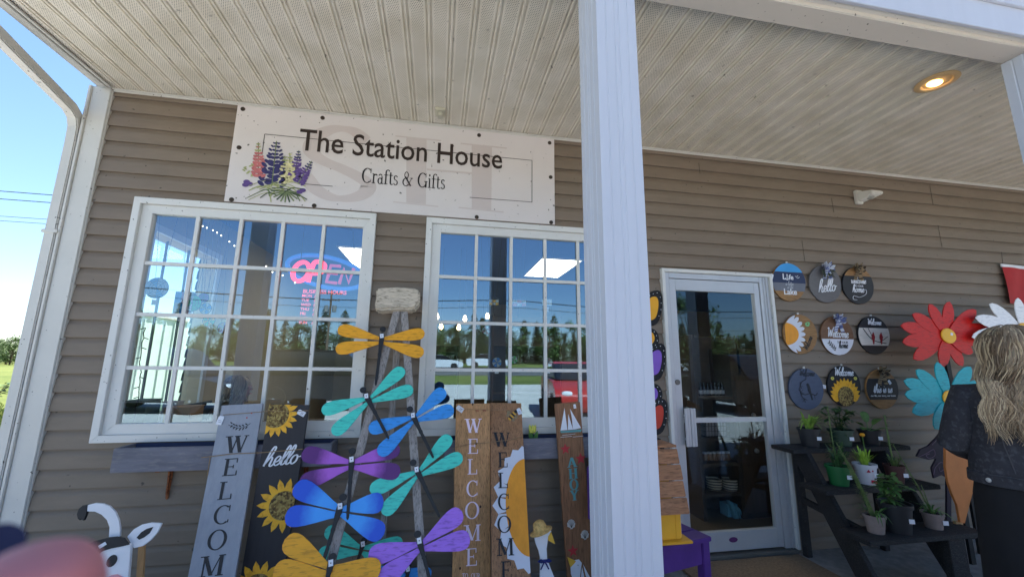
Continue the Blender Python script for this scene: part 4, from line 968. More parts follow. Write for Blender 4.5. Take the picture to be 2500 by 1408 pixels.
# ------------------------------------------------------------ goose with a straw hat
f = Fr((.66,-.42,.5), (1,0,0), (0,.08,1)); P8 = lambda *q: [f.px(*c8(*a)) for a in q]
gs = thing('goose_cutout', 'white wooden goose with straw hat and navy bow, between the daisy and AHOY planks', 'ornament', (.66,-.42,0))
MB().prism(f, P8((778,1085),(790,1150),(812,1205),(825,1262),(822,1420),(800,1600),(810,1800),(985,1800),(975,1560),(932,1410),(900,1330),(876,1262),(872,1190),(882,1120),(908,1062),(892,1035),(850,1030)), -.009,.009).build('body', CWH, gs, bevel=.002)
MB().prism(f, P8((903,1058),(920,1105),(935,1155),(905,1140),(880,1125),(880,1098)), -.010,.0105).build('beak', mat('beak_yellow', L(225,178,62), .5), gs, bevel=.002)
MB().prism(f, ell(*f.px(*c8(856,1068)),.0045,.0045,10), .0095,.011).build('eye', BLACK, gs)
STR = mat('straw', L(205,170,105), .85, var=.35, scale=60, bump=.6)
c = f.px(*c8(828,1050)); tilt = Vector((-.34,.12,1)).normalized(); hp = f.p(c[0],c[1],0)
prof = [(.0001,.050),(.020,.049),(.034,.040),(.040,.018),(.042,.004),(.058,-.003),(.070,-.008),(.0695,-.012),(.056,-.008),(.040,-.002)]
MB().lathe(hp, prof, 22, ax=tilt).build('straw_hat', STR, gs, smooth=True)
bw = MB(); c = f.px(*c8(855,1280)); NV = mat('navy_ribbon', L(38,48,110), .5, var=.2, scale=20)
for sg in (-1,1):
    bw.tube([f.p(c[0],c[1],.014), f.p(c[0]+sg*.025,c[1]+.010,.022), f.p(c[0]+sg*.038,c[1]+.002,.018), f.p(c[0]+sg*.022,c[1]-.004,.016), f.p(c[0],c[1],.013)], .0055, 6)
    bw.tube([f.p(c[0],c[1],.014), f.p(c[0]+sg*.012,c[1]-.02,.015), f.p(c[0]+sg*.024,c[1]-.042,.012)], .004, 6)
bw.tube([f.p(c[0]-.018,c[1]+.003,.012), f.p(c[0]+.018,c[1]+.003,.012)], .006, 6).ball(f.p(c[0],c[1],.017),.008); bw.build('bow', NV, gs, smooth=True)

# ------------------------------------------------------------ purple chair with the birdhouse on its seat
PURP = mat('purple_paint', L(78,42,120), .55, var=.14, scale=7, bump=.1)
pc = thing('garden_chair', 'low purple painted wooden garden chair behind the porch post', 'chair', (1.572,-.709,0))
O_ = Vector((1.572,-.709,0)); pb_ = lambda *a: MB().box(O_.x+a[0],O_.x+a[1],O_.y+a[2],O_.y+a[3],a[4],a[5])
st = MB()
for k in range(4): st.box(O_.x-.44,O_.x,O_.y-.012+k*.118,O_.y+.10+k*.118,.415,.44)
st.build('seat', PURP, pc, bevel=.004)
for x_ in (-.435,-.06):
    pb_(x_,x_+.055,0,.05,0,.4145).build('leg', PURP, pc, bevel=.004); pb_(x_,x_+.055,.42,.47,0,.4145).build('leg', PURP, pc, bevel=.004)
pb_(-.3795,-.0605,.008,.030,.30,.4145).build('apron', PURP, pc, bevel=.003)
for k in range(4):
    u0 = O_.x-.50+k*.12; hh_ = (.78,.83,.83,.78)[k]
    MB().prism(Fr((0,O_.y+.47,0)), [(u0,.442),(u0+.114,.442),(u0+.114,hh_-.04),(u0+.09,hh_-.01),(u0+.05,hh_),(u0+.02,hh_-.01),(u0,hh_-.04)], -.01,.008).build('back_slat', PURP, pc, bevel=.003)
pb_(-.44,-.02,.4805,.50,.60,.65).build('back_rail', PURP, pc)
pc.rotation_euler.z = R(14)
BH = mat('birdhouse_yellow', L(222,162,40), .5, var=.08); RFW = mat('birdhouse_shingle', L(140,98,68,1.3), .7, var=.3, scale=4, stretch=(2,8,14), bump=.3, streak=L(80,50,32), streak_amt=.6)
bd = thing('birdhouse', 'yellow birdhouse with a steep brown plank roof, on the purple chair', 'birdhouse', (1.28,-.66,.4405))
MB().box(1.16,1.365,-.755,-.56,.4536,.62).build('body', BH, bd, bevel=.003); MB().box(1.335,1.3665,-.758,-.7555,.46,.61).build('corner_strip', BH, bd)
MB().box(1.12,1.415,-.79,-.52,.4405,.4535).build('base', BH, bd, bevel=.003)
MB().box(1.367,1.378,-.74,-.58,.46,.58).build('side_panel', CWH, bd)
for k in range(4):
    fr_ = Fr((1.28,-.805,.595), (1,0,0), (0,.26,1)); MB().fbox(fr_, -.19,.115-.004*(k%2), .002+k*.084, .082+k*.084, -.012, .003+.002*(k%2)).build('roof_plank', RFW, bd, bevel=.003)
MB().prism(Fr((0,-.58,0)), [(1.16,.6205),(1.365,.6205),(1.34,.90),(1.18,.90)], 0,.10).build('gable', BH, bd)
MB().box(1.10,1.39,-.72,-.56,.925,.938).build('ridge', RFW, bd)

# ------------------------------------------------------------ butterflies on the wall beside the door
DOT = seed_mat('dotted_black', [L(24,24,28), L(26,26,30), L(30,30,34)], 55)
def butterfly(label, cpx, col, tipu, tipl, s_=1):
    f = Fr((0,-.03,0)); c = f.px(*cpx); a = f.px(*tipu); b = f.px(*tipl)
    t = thing('butterfly_ornament', label, 'ornament', f.p(*c), 'butterfly ornaments left of the door')
    ru = a[0]-c[0]
    for sg in (1,-1):
        up = [(c[0]+sg*x*ru, c[1]+y*ru) for x,y in smooth([(0,.05),(.2,.6),(.5,1.15),(.85,1.3),(1.02,1.1),(.98,.6),(.78,.12),(.4,-.02)],4,True)]
        lo = [(c[0]+sg*x*ru, c[1]+y*ru) for x,y in smooth([(.05,-.05),(.45,-.06),(.72,-.18),(.80,-.5),(.62,-.78),(.35,-.72),(.1,-.35)],4,True)]
        MB().prism(f, up, 0,.006).prism(f, lo, .0004,.0064).build('wing', DOT, t)
        for q,k_ in ((up,.66),(lo,.6)):
            mx = sum(p[0] for p in q)/len(q); my = sum(p[1] for p in q)/len(q)
            MB().prism(f, [(mx+(p[0]-mx)*k_-sg*.006, my+(p[1]-my)*k_) for p in q], .0068,.0082).build('wing_panel', col, t)
    dm_ = MB()
    for sg in (1,-1):
        for q in ([(.98,.62),(1.0,.86),(.98,1.08),(.86,1.24),(.70,1.2),(.88,.38),(.55,1.13)],[(.74,-.34),(.76,-.52),(.68,-.68),(.55,-.75),(.66,-.2),(.42,-.70)]):
            for (x,y) in q: dm_.prism(f, ell(c[0]+sg*x*ru*.96, c[1]+y*ru*.97, .0032,.0032,8), .0066,.0074)
    dm_.build('wing_dots', CWH, t)
    MB().prism(f, ell(c[0],c[1],.012,.09,16), .0085,.016).build('body', BLACK, t)
butterfly('black edged butterfly with yellow wing panels, topmost beside the door',(1555,795),mat('butterfly_yellow',L(230,165,40)),(1616,748),(1606,813))
butterfly('black edged butterfly with purple wing panels, middle of the three',(1562,930),mat('butterfly_purple',L(130,90,190)),(1625,890),(1621,967))
butterfly('black edged butterfly with red wing panels, above the birdhouse',(1570,1062),mat('butterfly_red',L(195,62,45)),(1629,1028),(1613,1083))

# ------------------------------------------------------------ nine round door plaques
cr2 = lambda u,v: (1840+u/3.3525, 600+v/3.3525)
RP = .166
def plaque(label, uv, base, tilt=.05):
    c = at(*cr2(*uv), -.03)
    f = Fr(c, (1,0,0), (0,-tilt,1)); f.n = f.u.cross(f.v)
    if f.n.y > 0: f.n = -f.n
    t = thing('round_plaque', label, 'plaque', c, 'round wooden plaques by the door')
    MB().lathe(f.p(0,0,-.012),[(RP-.002,0),(RP,.002),(RP,.016),(RP-.002,.018)],48,ax=f.n).build('disc', base, t)
    MB().fbox(f,-.008,.008,RP-.004,RP+.016,-.01,-.004).build('hanger', mat('nickel',L(190,190,190),.4,metal=.5), t)
    return t, f
def band(f, v0, v1, w=.0066, th=.0006):
    n = 20; r = RP-.0015; q = []
    for i in range(n+1):
        v = v0+(v1-v0)*i/n; q.append((math.sqrt(max(0,r*r-v*v)), v))
    return MB().prism(f, q+[(-x,y) for x,y in reversed(q)], w, w+th)
W7 = .0076
DISCW = mat('plaque_wood', L(150,112,70), .6, var=.25, scale=5, stretch=(2,4,14), streak=L(95,65,40), streak_amt=.5)
DISCB = mat('plaque_black', L(32,32,38), .55, var=.1); DISCG = mat('plaque_grey', L(100,98,100), .6, var=.12, scale=6, stretch=(2,2,12)); SLATE = mat('plaque_slate', L(78,88,110), .6, var=.12, scale=6, stretch=(2,2,12))
WHP = mat('white_paint', L(225,228,235), .5, var=.03)
BUR = stripe_mat('striped_burlap', L(150,130,100), L(70,58,48), 30, 'DIAGONAL'); BLS = stripe_mat('blue_ticking', L(205,210,222), L(92,104,155), 22, 'DIAGONAL')
def bow(t, f, u, v, m_, s_=1, tails=2):
    mb = MB()
    def rib(pts, w_):
        k = len(mb.v)
        for i,p in enumerate(pts):
            a = Vector(pts[max(i-1,0)]); b = Vector(pts[min(i+1,len(pts)-1)]); d = (b-a); sd_ = Vector((-d.y,d.x,0)); 
            if sd_.length < 1e-5: sd_ = Vector((0,1,0))
            sd_.normalize(); sd_ = sd_*.45 + Vector((0,0,1))*.55
            for sg in (-1,1): q = Vector(p)+sd_*sg*w_/2; mb.v.append(f.p(u+q.x*s_, v+q.y*s_, .012+q.z*s_))
        for i in range(len(pts)-1): mb.f.append((k+2*i,k+2*i+1,k+2*i+3,k+2*i+2)); mb.mi.append(0)
    for an in (20,65,115,160,-15,195):
        co, si = math.cos(R(an)), math.sin(R(an)); L0 = .066 if an in (20,160,65,115) else .055
        rib([(0,0,.005),(co*L0*.55-si*.014,si*L0*.55+co*.014,.022),(co*L0,si*L0,.030),(co*L0*.95+si*.006,si*L0*.95-co*.006,.018),(co*L0*.5+si*.012,si*L0*.5-co*.012,.010),(0,0,.004)], .034)
    for an in ((-70,-112) if tails > 1 else (-70,)):
        co, si = math.cos(R(an)), math.sin(R(an)); rib([(0,0,.008),(co*.05,si*.05,.016),(co*.075,si*.075,.010),(co*.11,si*.11,.014)], .036)
    mb.lathe(f.p(u,v,.022),[(.012*s_,-.01),(.014*s_,0),(.010*s_,.012),(.0001,.014)],10,ax=f.n)
    return mb.build('bow', m_, t, smooth=True)
# 1 lake
t,f = plaque('round plaque reading Life is better at the Lake, top row, nearest the door', (285,297), DISCW)
band(f,.088,RP-.0016).build('sky_band', mat('lake_sky',L(58,150,215)),t); band(f,-.008,.0875).build('navy_band', mat('lake_navy',L(38,52,86)),t); band(f,-.078,-.0085).build('grey_band', mat('lake_grey',L(108,112,124)),t)
pen = Pen(f,W7,.001); sans(pen,'L',-.048,.022,.048,bold=.03); sans(pen,'fe',.022,.022,.043,bold=.03); sans(pen,'Lake',.004,-.108,.048,bold=.03)
pen.stroke([(-.018,.058),(-.018,.02)],.006,0,0,0); pen.stroke([(-.034,.036),(-.03,.024),(-.018,.018),(-.006,.024),(-.002,.036)],.005); pen.poly(ell(-.018,.062,.006,.006,10))
for k in (0,1): pen.stroke([(.062+k*.014,.054-k*.012),(.076+k*.014,.050-k*.012),(.092+k*.014,.060-k*.012)],.003)
pen.build('lettering', WHP, t)
pen = Pen(f,W7,.001); script(pen,'is better',0,-.03,.018,.004,sx=1.1); script(pen,'at the',.005,-.058,.017,.004,sx=1.1); pen.build('lettering', mat('pale_grey_paint',L(160,165,175)), t)
price(t,f,-.172,.04,-20,.015,.008)
# 2 hello
t,f = plaque('round grey plaque reading hello with a blue striped bow', (583,312), DISCG)
pen = Pen(f,.0068,.001); script(pen,'hello',.012,-.075,.056,.010,sx=1.25,rise=.10); pen.build('lettering', WHP, t)
gr = MB()
for i in range(26):
    a = random.uniform(math.pi*.75,math.pi*2.1); gr.leaf(f.p(.0,.115,.01),f.u*math.cos(a)+f.v*math.sin(a)+f.n*.5,f.n,random.uniform(.05,.10),.018,.1)
gr.build('greenery', mat('dark_sprig',L(52,58,42)), t); bow(t,f,.012,.135,BLS,.95)
# 3 welcome to our home
t,f = plaque('round black plaque reading welcome to our home with a burlap bow', (852,325), DISCB)
band(f,.085,RP-.0016).build('wood_band', DISCW, t)
pen = Pen(f,W7,.001); script(pen,'welcome',.0,.018,.030,.0065,sx=1.25); script(pen,'home',-.01,-.062,.034,.007,sx=1.3); sans(pen,'TO OUR',.0,-.014,.018)
pen.stroke([(.05,-.045),(.075,-.035),(.07,-.075),(.0,-.105),(-.06,-.095),(-.07,-.125),(-.03,-.13)],.004,.4); pen.build('lettering', WHP, t); bow(t,f,-.01,.14,BUR,.95)
# 4 side daisy
t,f = plaque('round wooden plaque with a half daisy and sideways Welcome', (378,722), DISCW)
pen = Pen(f,.0066,.0008); RR = RP-.0016
def inside(q): return [(x*min(1,RR/math.hypot(x,y)),y*min(1,RR/math.hypot(x,y))) for x,y in q]
for k in range(13):
    a = R(-88+k*176/12); co,si = math.cos(a),math.sin(a); o_=(-.155,0.0); q=[(o_[0]+x*co-y*si,o_[1]+x*si+y*co) for x,y in ((.1,-.016),(.15,-.021),(.19,-.015),(.205,0),(.19,.015),(.15,.021),(.1,.016))]
    pen.poly(inside(q))
pen.build('petals', WPET, t); pen = Pen(f,.0085,.001); pen.poly(inside([(-.155+.135*math.cos(R(a)), .095*math.sin(R(a))) for a in range(-90,91,6)]+[(-.20,.09),(-.2,-.09)])); pen.build('flower_centre', OR, t)
pen = Pen(f,.0068,.001); script(pen,'Welcome',.085,-.085,.026,.006,sx=1.1,rot=62); pen.build('lettering', BLACK, t)
pen = Pen(f,.0068,.001)
for dx,dy,ro in ((-.012,.006,40),(.012,.012,-20),(-.008,-.010,-30),(.010,-.006,50)): pen.poly(ell(.075+dx,.085+dy,.014,.007,12,rot=ro))
pen.build('butterfly', mat('mint',L(120,190,130)), t)
# 5 Welcome to our home
t,f = plaque('round plaque, half brown and half white, reading Welcome to our home', (680,735), mat('plaque_brown',L(112,80,58),.6,var=.25,scale=5,stretch=(2,2,12)))
band(f,-RP+.0016,-.028).build('white_half', WPET, t)
pen = Pen(f,W7,.001); script(pen,'Welcome',.0,-.012,.040,.008,sx=1.2,rise=-.02); pen.build('lettering', WHP, t)
pen = Pen(f,W7+.0004,.001); sans(pen,'TO OUR',.045,-.066,.020); script(pen,'home',.048,-.105,.030,.006,sx=1.1)
pen.stroke([(-.10,-.05),(-.07,-.085),(-.03,-.115)],.003)
for k in range(5):
    for sg in (-1,1): pen.poly(ell(-.092+k*.014+sg*.006,-.058-k*.014+sg*.009,.012,.004,8,rot=(75 if sg>0 else -10)))
pen.build('lettering', BLACK, t); bow(t,f,.005,.13,BLS,.95)
# 6 cardinals
t,f = plaque('round black and white plaque with two red birds on a branch', (980,730), DISCB)
band(f,-.09,.062).build('white_band', mat('whitewash',L(205,202,196),.6,var=.12,scale=6,stretch=(2,2,12)), t)
pen = Pen(f,W7,.001); script(pen,'Welcome',.01,.09,.026,.006,sx=1.25); pen.build('lettering', WHP, t)
pen = Pen(f,W7+.0004,.001); pen.stroke([(-.115,.058),(-.06,-.01),(-.02,-.04),(.04,-.06),(.12,-.07)],.006); pen.stroke([(-.06,.06),(-.03,.0),(-.015,-.035)],.004); pen.stroke([(.05,-.06),(.1,-.035),(.14,-.01)],.005); pen.build('branch', DARK, t)
pen = Pen(f,W7+.0014,.001)
for x_,m_ in ((-.015,1),(.068,1)):
    pen.poly([(x_+a,b-.035) for a,b in ((-.006,-.045),(.004,-.042),(.012,-.005),(.02,.02),(.012,.04),(.006,.062),(-.004,.048),(-.014,.034),(-.018,.01),(-.01,-.012))])
pen.build('birds', mat('cardinal_red',L(140,32,42)), t)
# 7 blue bird
t,f = plaque('round slate blue plaque with a dark bird on a bare branch', (428,1170), SLATE)
DK = mat('dark_slate',L(40,44,54)); pen = Pen(f,.0068,.001); script(pen,'Welcome',.01,.105,.028,.005,sx=1.2)
pen.stroke([(.0,.08),(-.045,.055),(-.065,.0),(-.05,-.06),(-.01,-.085)],.006); pen.stroke([(-.06,-.03),(-.02,-.045),(.03,-.035),(.08,-.05),(.10,-.03)],.007)
for i in range(16):
    a = random.uniform(0,6.28); x_,y_ = random.choice(((-.06,.03),(-.06,-.02),(.0,.08),(-.03,-.08),(.07,-.05),(.03,-.04))); pen.stroke([(x_,y_),(x_+.03*math.cos(a),y_+.03*math.sin(a))],.003,0,0,0)
pen.poly([(x_+.02,y_-.01) for x_,y_ in ((-.022,.05),(-.006,.058),(.004,.05),(.016,.02),(.02,-.01),(.034,-.075),(.022,-.08),(.008,-.03),(-.008,-.005),(-.012,.03))]); pen.build('bird', DK, t)
price(t,f,.170,.02,80,.014,.004)
# 8 sunflower
t,f = plaque('round black plaque with a big sunflower under the word Welcome', (738,1145), DISCB)
pen = Pen(f,.0068,.0012)
for k in range(15):
    a = R(-12+k*204/14); co,si = math.cos(a),math.sin(a); o_=(0,-.088); q=[(o_[0]+x*co-y*si,o_[1]+x*si+y*co) for x,y in ((.06,-.014),(.1,-.022),(.13,-.014),(.155,0),(.13,.014),(.1,.022),(.06,.014))]; pen.poly(inside(q))
pen.build('petals', YPET, t); pen = Pen(f,.0088,.003); pen.poly(inside(ell(0,-.085,.078,.082,30))); pen.build('flower_centre', SEED, t)
pen = Pen(f,.0068,.001); script(pen,'Welcome',.0,.085,.034,.007,sx=1.25); pen.build('lettering', WHP, t)
for x_ in (-.115,.115):
    pen = Pen(f,.0068,.001)
    for dx,dy,ro in ((-.008,.006,50),(.008,.006,-50),(-.006,-.006,-40),(.006,-.006,40)): pen.poly(ell(x_+dx,.062+dy,.011,.006,10,rot=ro))
    pen.build('butterfly', mat('pale_yellow',L(215,205,95)), t)
# 9 this is us
t,f = plaque('round black and wood plaque reading this is us with a burlap bow', (1048,1170), DISCW)
band(f,-.088,.088).build('black_band', DISCB, t)
pen = Pen(f,W7,.001); script(pen,'this is us',-.0,-.03,.036,.0075,sx=1.15); sans(pen,'our life, our story, our home',0,-.062,.015); pen.build('lettering', WHP, t); bow(t,f,-.01,.135,BUR,.95); price(t,f,.05,.06,35,.012,.03)

# ------------------------------------------------------------ the wall light by the soffit, the red flag
wf = thing('wall_light', 'small white vinyl light block high on the siding over the plaques', 'light', (3.89,0,2.96))
c4 = at(2078,490,0); c4.y = 0
MB().box(3.79,3.86,-.05,-.017,2.885,3.02).build('back_plate', WHITE, wf, bevel=.006)
hd = MB(); hd.add([(3.80,-.0505,3.0),(3.86,-.0505,3.0),(3.95,-.16,2.975),(3.82,-.16,2.975),(3.80,-.0505,2.90),(3.86,-.0505,2.90),(3.95,-.16,2.945),(3.82,-.16,2.945)],[(0,1,2,3),(7,6,5,4),(0,4,5,1),(1,5,6,2),(2,6,7,3),(3,7,4,0)])
hd.build('hood', WHITE, wf, bevel=.006); MB().lathe((3.872,-.10,2.925),[(.0001,-.012),(.03,-.01),(.034,.008),(.03,.02)],14).build('lens', mat('lens_grey',L(150,150,145),.3), wf, smooth=True)
fl = thing('flag', 'red flag with a white header strip hanging on the siding', 'flag', (5.62,-.05,2.38))
fm = MB(); nx_, nz_ = 14, 8
for j in range(nz_+1):
    for i in range(nx_+1):
        u, v = i/nx_, j/nz_; fm.v.append(Vector((5.40+u*.62-.02*v*(1-u), -.04-.015*math.sin(u*9+v*2), 2.365-v*.36-u*.02)))
for j in range(nz_):
    for i in range(nx_): a = j*(nx_+1)+i; fm.f.append((a,a+1,a+nx_+2,a+nx_+1)); fm.mi.append(0)
fm.build('cloth', mat('flag_red', L(175,45,48), .8, var=.1), fl, smooth=True); MB().fbox(Fr((5.40,-.042,2.366),(1,0,-.032)),-.012,.63,0,.03,-.006,.002).build('header', CWH, fl)

# ------------------------------------------------------------ giant wooden flowers on stakes
def bigflower(label, c_px, y, R_, tips, col, cen, cr=(.075,.062), stake=True, tagp=None):
    f = Fr(at(*c_px, y), (1,0,0), (0,.03,1)); c = (0,0); t = thing('wooden_flower', label, 'ornament', Vector((f.o.x,f.o.y,0)), 'giant wooden flowers on stakes')
    n = len(tips)
    for i, q in enumerate(tips):
        a = f.px(*q); ln = math.hypot(*a); ux, uy = a[0]/ln, a[1]/ln; w_ = min(.058, ln*.27)
        pr_ = [(.10,.45),(.25,.72),(.45,.95),(.65,1),(.82,.82),(.94,.45),(1,0)]
        P_ = [(t_*ln, h_*w_) for t_,h_ in pr_]; P_ = P_+[(x,-y_) for x,y_ in reversed(P_[:-1])]
        k = .0008*(i%4) + (.006 if i%2 else 0)
        MB().prism(f, [(x*ux-y_*uy, x*uy+y_*ux) for x,y_ in P_], k, k+.007).build('petal', col, t, bevel=.0015)
    MB().prism(f, ell(0,0,*cr,28), .0165,.026).build('flower_centre', cen, t, bevel=.003)
    if tagp: u,v = f.px(*tagp); MB().prism(f, ell(u,v,.018,.014,4,rot=20), .0265,.0275).build('price_tag', TAGM, t)
    MB().box(f.o.x-.02,f.o.x+.02,f.o.y+.012,f.o.y+.03,0,f.o.z+.1).build('stake', DARK, t)
    return t, f
c4r = lambda u,v: (2150+u/1.7867, 620+v/1.7867)
FY = mat('flower_yellow', L(230,172,50,1.15), .5, var=.08); RD = paint('flower_red', L(184,22,17), L(130,14,14)); CY = paint('flower_teal', L(24,152,160), L(16,112,122)); WF = paint('flower_white', L(222,222,226), L(190,190,198))
bigflower('giant red wooden flower with a yellow middle, right of the plaques', (2308,820), -.30, .4, [c4r(*q) for q in ((85,312),(88,385),(140,458),(260,490),(355,488),(395,430),(462,318),(408,245),(298,208),(205,218),(135,262),(420,380))], RD, FY, tagp=(2314,816))
bigflower('giant teal wooden flower with a yellow middle, below the red one', (2313,972), -.42, .4, [c4r(*q) for q in ((98,552),(98,612),(135,690),(228,762),(340,760),(238,470),(150,505),(385,492),(470,560),(480,640),(430,720))], CY, FY, tagp=(2304,970))
bigflower('giant white wooden flower behind the woman, at the right edge', (2494,806), -.35, .4, [c4r(*q) for q in ((395,362),(405,278),(470,218),(590,192),(700,205),(790,290),(800,370),(480,440),(610,470),(740,450))], WF, FY, tagp=(2492,803))
# dark swirl cut-out and orange cut-out behind the woman
f = Fr(at(2290,1110,-.30)); f2 = f
P4 = lambda *q: [f.px(*c4r(*a)) for a in q]
sw_ = thing('scroll_cutout', 'dark purple wooden cut-out with pale swirls, behind the plant stand', 'ornament', (f.o.x,-.3,0))
MB().prism(f, P4((150,880),(165,850),(200,835),(235,800),(262,765),(300,740),(330,800),(330,960),(300,985),(262,960),(225,975),(215,930),(235,890),(200,895)), 0,.012).prism(f,P4((290,980),(310,980),(310,1330),(290,1330)),-.014,-.001).build('panel', mat('dark_plum',L(44,34,52),.6,var=.2,scale=10), sw_, bevel=.001)
pen = Pen(f,.0125,.001)
for q in (((158,882),(190,868),(222,850),(228,875),(205,888),(190,876),(205,868)),((222,960),(232,925),(258,905),(270,930),(252,945),(246,928)),((215,830),(245,800),(270,775))): pen.stroke(P4(*q),.006,.2)
pen.build('swirl', mat('dusty_mauve',L(100,84,104)), sw_)
f = Fr(at(2325,1150,-.62)); P4 = lambda *q: [f.px(*c4r(*a)) for a in q]
oc = thing('orange_cutout', 'orange painted wooden cut-out tapering to the floor, behind the woman', 'ornament', (f.o.x,-.62,0))
MB().prism(f, P4((272,745),(282,705),(300,660),(420,660),(430,900),(400,1000),(356,1170),(336,1165),(322,1090),(300,1040),(283,990),(272,925)), 0,.015).build('panel', mat('orange_paint',L(190,118,62),.6,var=.12,scale=9), oc, bevel=.002)
MB().prism(f, P4((330,1165),(360,1165),(372,1330),(345,1330)), -.02,-.001).build('stake', PINE, oc)

# ------------------------------------------------------------ three tier plant stand
SB = mat('worn_black_wood', L(36,36,38), .75, var=.35, scale=8, stretch=(3,8,8), bump=.3, streak=L(78,74,70), streak_amt=.5)
ps = thing('plant_stand', 'black stepped three tier wooden plant stand right of the door', 'plant stand', (3.0,-.4,0))
for (xa,xb,ya,yb,z) in ((2.60,3.66,-.27,-.06,.79),(2.60,3.56,-.50,-.29,.575),(2.60,3.50,-.755,-.545,.365)):
    MB().box(xa,xb,ya,yb,z-.03,z).build('shelf', SB, ps, bevel=.004)
for x_ in (2.76,3.46):
    MB().box(x_,x_+.045,-.13,-.085,0,.7595).build('leg', SB, ps, bevel=.003)
    m_ = MB(); m_.beam((x_-.03,-.20,.755),(x_-.03,-.62,.04),.04,.13,(0,1,.6)); m_.build('stringer', SB, ps, bevel=.003)
    m_ = MB(); m_.beam((x_+.02,-.10,.40),(x_+.02,-.70,.325),.03,.04,(0,0,1)); m_.build('brace', SB, ps)
MB().box(3.20,3.33,-.745,-.70,0,.3345).build('leg', SB, ps, bevel=.003)
GRN = {}
def leafm(n_, c_): return mat(n_, c_, .5, var=.35, scale=25)
def pot(label, px, y, z, r, h, m_, tagd=True, square=False, taper=.76, rim=True):
    c = at(*px, y); c = Vector((c.x, y, z))
    t = thing('potted_plant', label, 'plant', c, 'potted plants on the black stand')
    pr_ = [(.0001,0),(r*taper,0),(r*.97,h*.86),(r*.97,h*.861),(r*1.06,h*.862),(r*1.07,h),(r*.95,h),(r*.92,h*.9),(.0001,h*.88)] if rim else [(.0001,0),(r*taper,0),(r*.99,h*.97),(r,h),(r*.93,h),(r*.9,h*.9),(.0001,h*.88)]
    MB().lathe(c, pr_, 24).build('pot', m_, t, smooth=True)
    MB().lathe(c+Vector((0,0,h*.885)), [(.0001,.004),(r*.6,.006),(r*.91,0)], 16).build('soil', mat('potting_soil',L(48,38,30),.95,var=.4,scale=40), t)
    if tagd:
        ff = Fr(c+Vector((0,0,h*.5)), Vector((math.cos(-.35),math.sin(-.35),0)), (0,0,1)); rr = r*.9
        MB().fbox(ff, -.012+.03,.03+.018,-.012,.014, rr+.002, rr+.004).build('price_tag', TAGM, t)
    return t, c+Vector((0,0,h*.9))
def blades(t, c, n, ln, wd, spread, m_, droop=.5, r=.03, seg=5, name='leaves', tilt=(0,0)):
    mb = MB()
    for i in range(n):
        a = random.uniform(0,6.283); s_ = random.uniform(.15,1)*spread; d = Vector((math.cos(a)*s_+tilt[0], math.sin(a)*s_+tilt[1], 1))
        mb.leaf(c+Vector((math.cos(a)*r*random.random(), math.sin(a)*r*random.random(), 0)), d, (0,0,1), ln*random.uniform(.6,1.1), wd*random.uniform(.7,1.2), droop*random.uniform(.5,1.3), seg)
    return mb.build(name, m_, t)
def bushy(t, c, h, w_, n, ln, wd, m_):
    st_ = MB(); mb = MB()
    for k in range(7):
        a = k*.9+random.random(); tip = c+Vector((math.cos(a)*w_*random.uniform(.2,.8), math.sin(a)*w_*random.uniform(.2,.8), h*random.uniform(.6,1)))
        mid = c.lerp(tip,.5)+Vector((0,0,h*.1)); st_.tube([c,mid,tip],[.004,.003,.002],5)
        for j in range(n//7):
            p = c.lerp(mid, random.random()) if j%3==0 else mid.lerp(tip, random.random()); b = random.uniform(0,6.283)
            mb.leaf(p, (math.cos(b),math.sin(b),random.uniform(-.1,.8)), (0,0,1), ln*random.uniform(.6,1.1), wd*random.uniform(.7,1.1), .35, 4)
    st_.build('stem', leafm('stem_leaf',L(70,90,48)), t); return mb.build('leaves', m_, t)
PB = mat('pot_black', L(38,40,44), .5, var=.12); PG = mat('pot_dark_green', L(48,70,58), .5); PGB = mat('pot_bright_green', L(30,100,54), .45); PW = mat('pot_white', L(205,205,212), .5); PR = mat('pot_maroon', L(78,48,46), .6); PC = mat('pot_clay_grey', L(142,126,120), .75, var=.12, scale=20)
LG1 = leafm('leaf_light',L(120,150,62,1.25)); LG2 = leafm('leaf_deep',L(52,86,46)); LG3 = leafm('leaf_mid',L(78,112,58,1.2)); LG4 = leafm('leaf_olive',L(96,116,66)); LG5 = leafm('leaf_lime',L(140,172,60,1.25))
t,c = pot('spider plant in a black pot, left end of the top shelf', (1979,1089), -.17, .79, .074, .135, PB); blades(t,c,60,.25,.016,.62,LG1,.75)
t,c = pot('dark leafy bush in a dark green pot, middle of the top shelf', (2056,1087), -.17, .79, .080, .120, PG); bushy(t,c,.19,.15,84,.085,.034,LG2)
t,c = pot('broad leaved young plant in a black pot, right end of the top shelf', (2126,1083), -.16, .79, .074, .110, PB)
mb = MB(); st_ = MB()
for a, l_, e in ((2.7,.12,.7),(.3,.13,1.0),(1.4,.14,1.6),(-.6,.10,.3),(3.6,.10,.4)):
    d = Vector((math.cos(a),math.sin(a)*.6-.2,e)); p = c+d.normalized()*.07; st_.tube([c,p],.003,5); mb.leaf(p,d,(0,0,1),l_,.06,.4,6)
st_.build('stem',LG3,t); mb.build('leaves',LG3,t)
t,c = pot('tall spiky plant in a bright green pot, middle shelf', (2050,1184), -.39, .575, .072, .130, PGB)
blades(t,c,34,.26,.012,.55,LG2,.6); mb = MB()
for i in range(70):
    z_ = random.uniform(.05,.40); a = random.uniform(0,6.28); mb.leaf(c+Vector((-.02,0,z_)),(math.cos(a),math.sin(a),.5),(0,0,1),.06*(1-z_*1.6)+.012,.007,.2,3)
mb.tube([c,c+Vector((-.015,0,.2)),c+Vector((-.02,0,.42))],[.005,.004,.003],6); mb.build('flower_spike',LG4,t)
t,c = pot('grassy plant with one orange bloom in a white printed pot', (2117,1180), -.39, .575, .068, .135, PW); blades(t,c,50,.16,.010,.55,LG5,.35); 
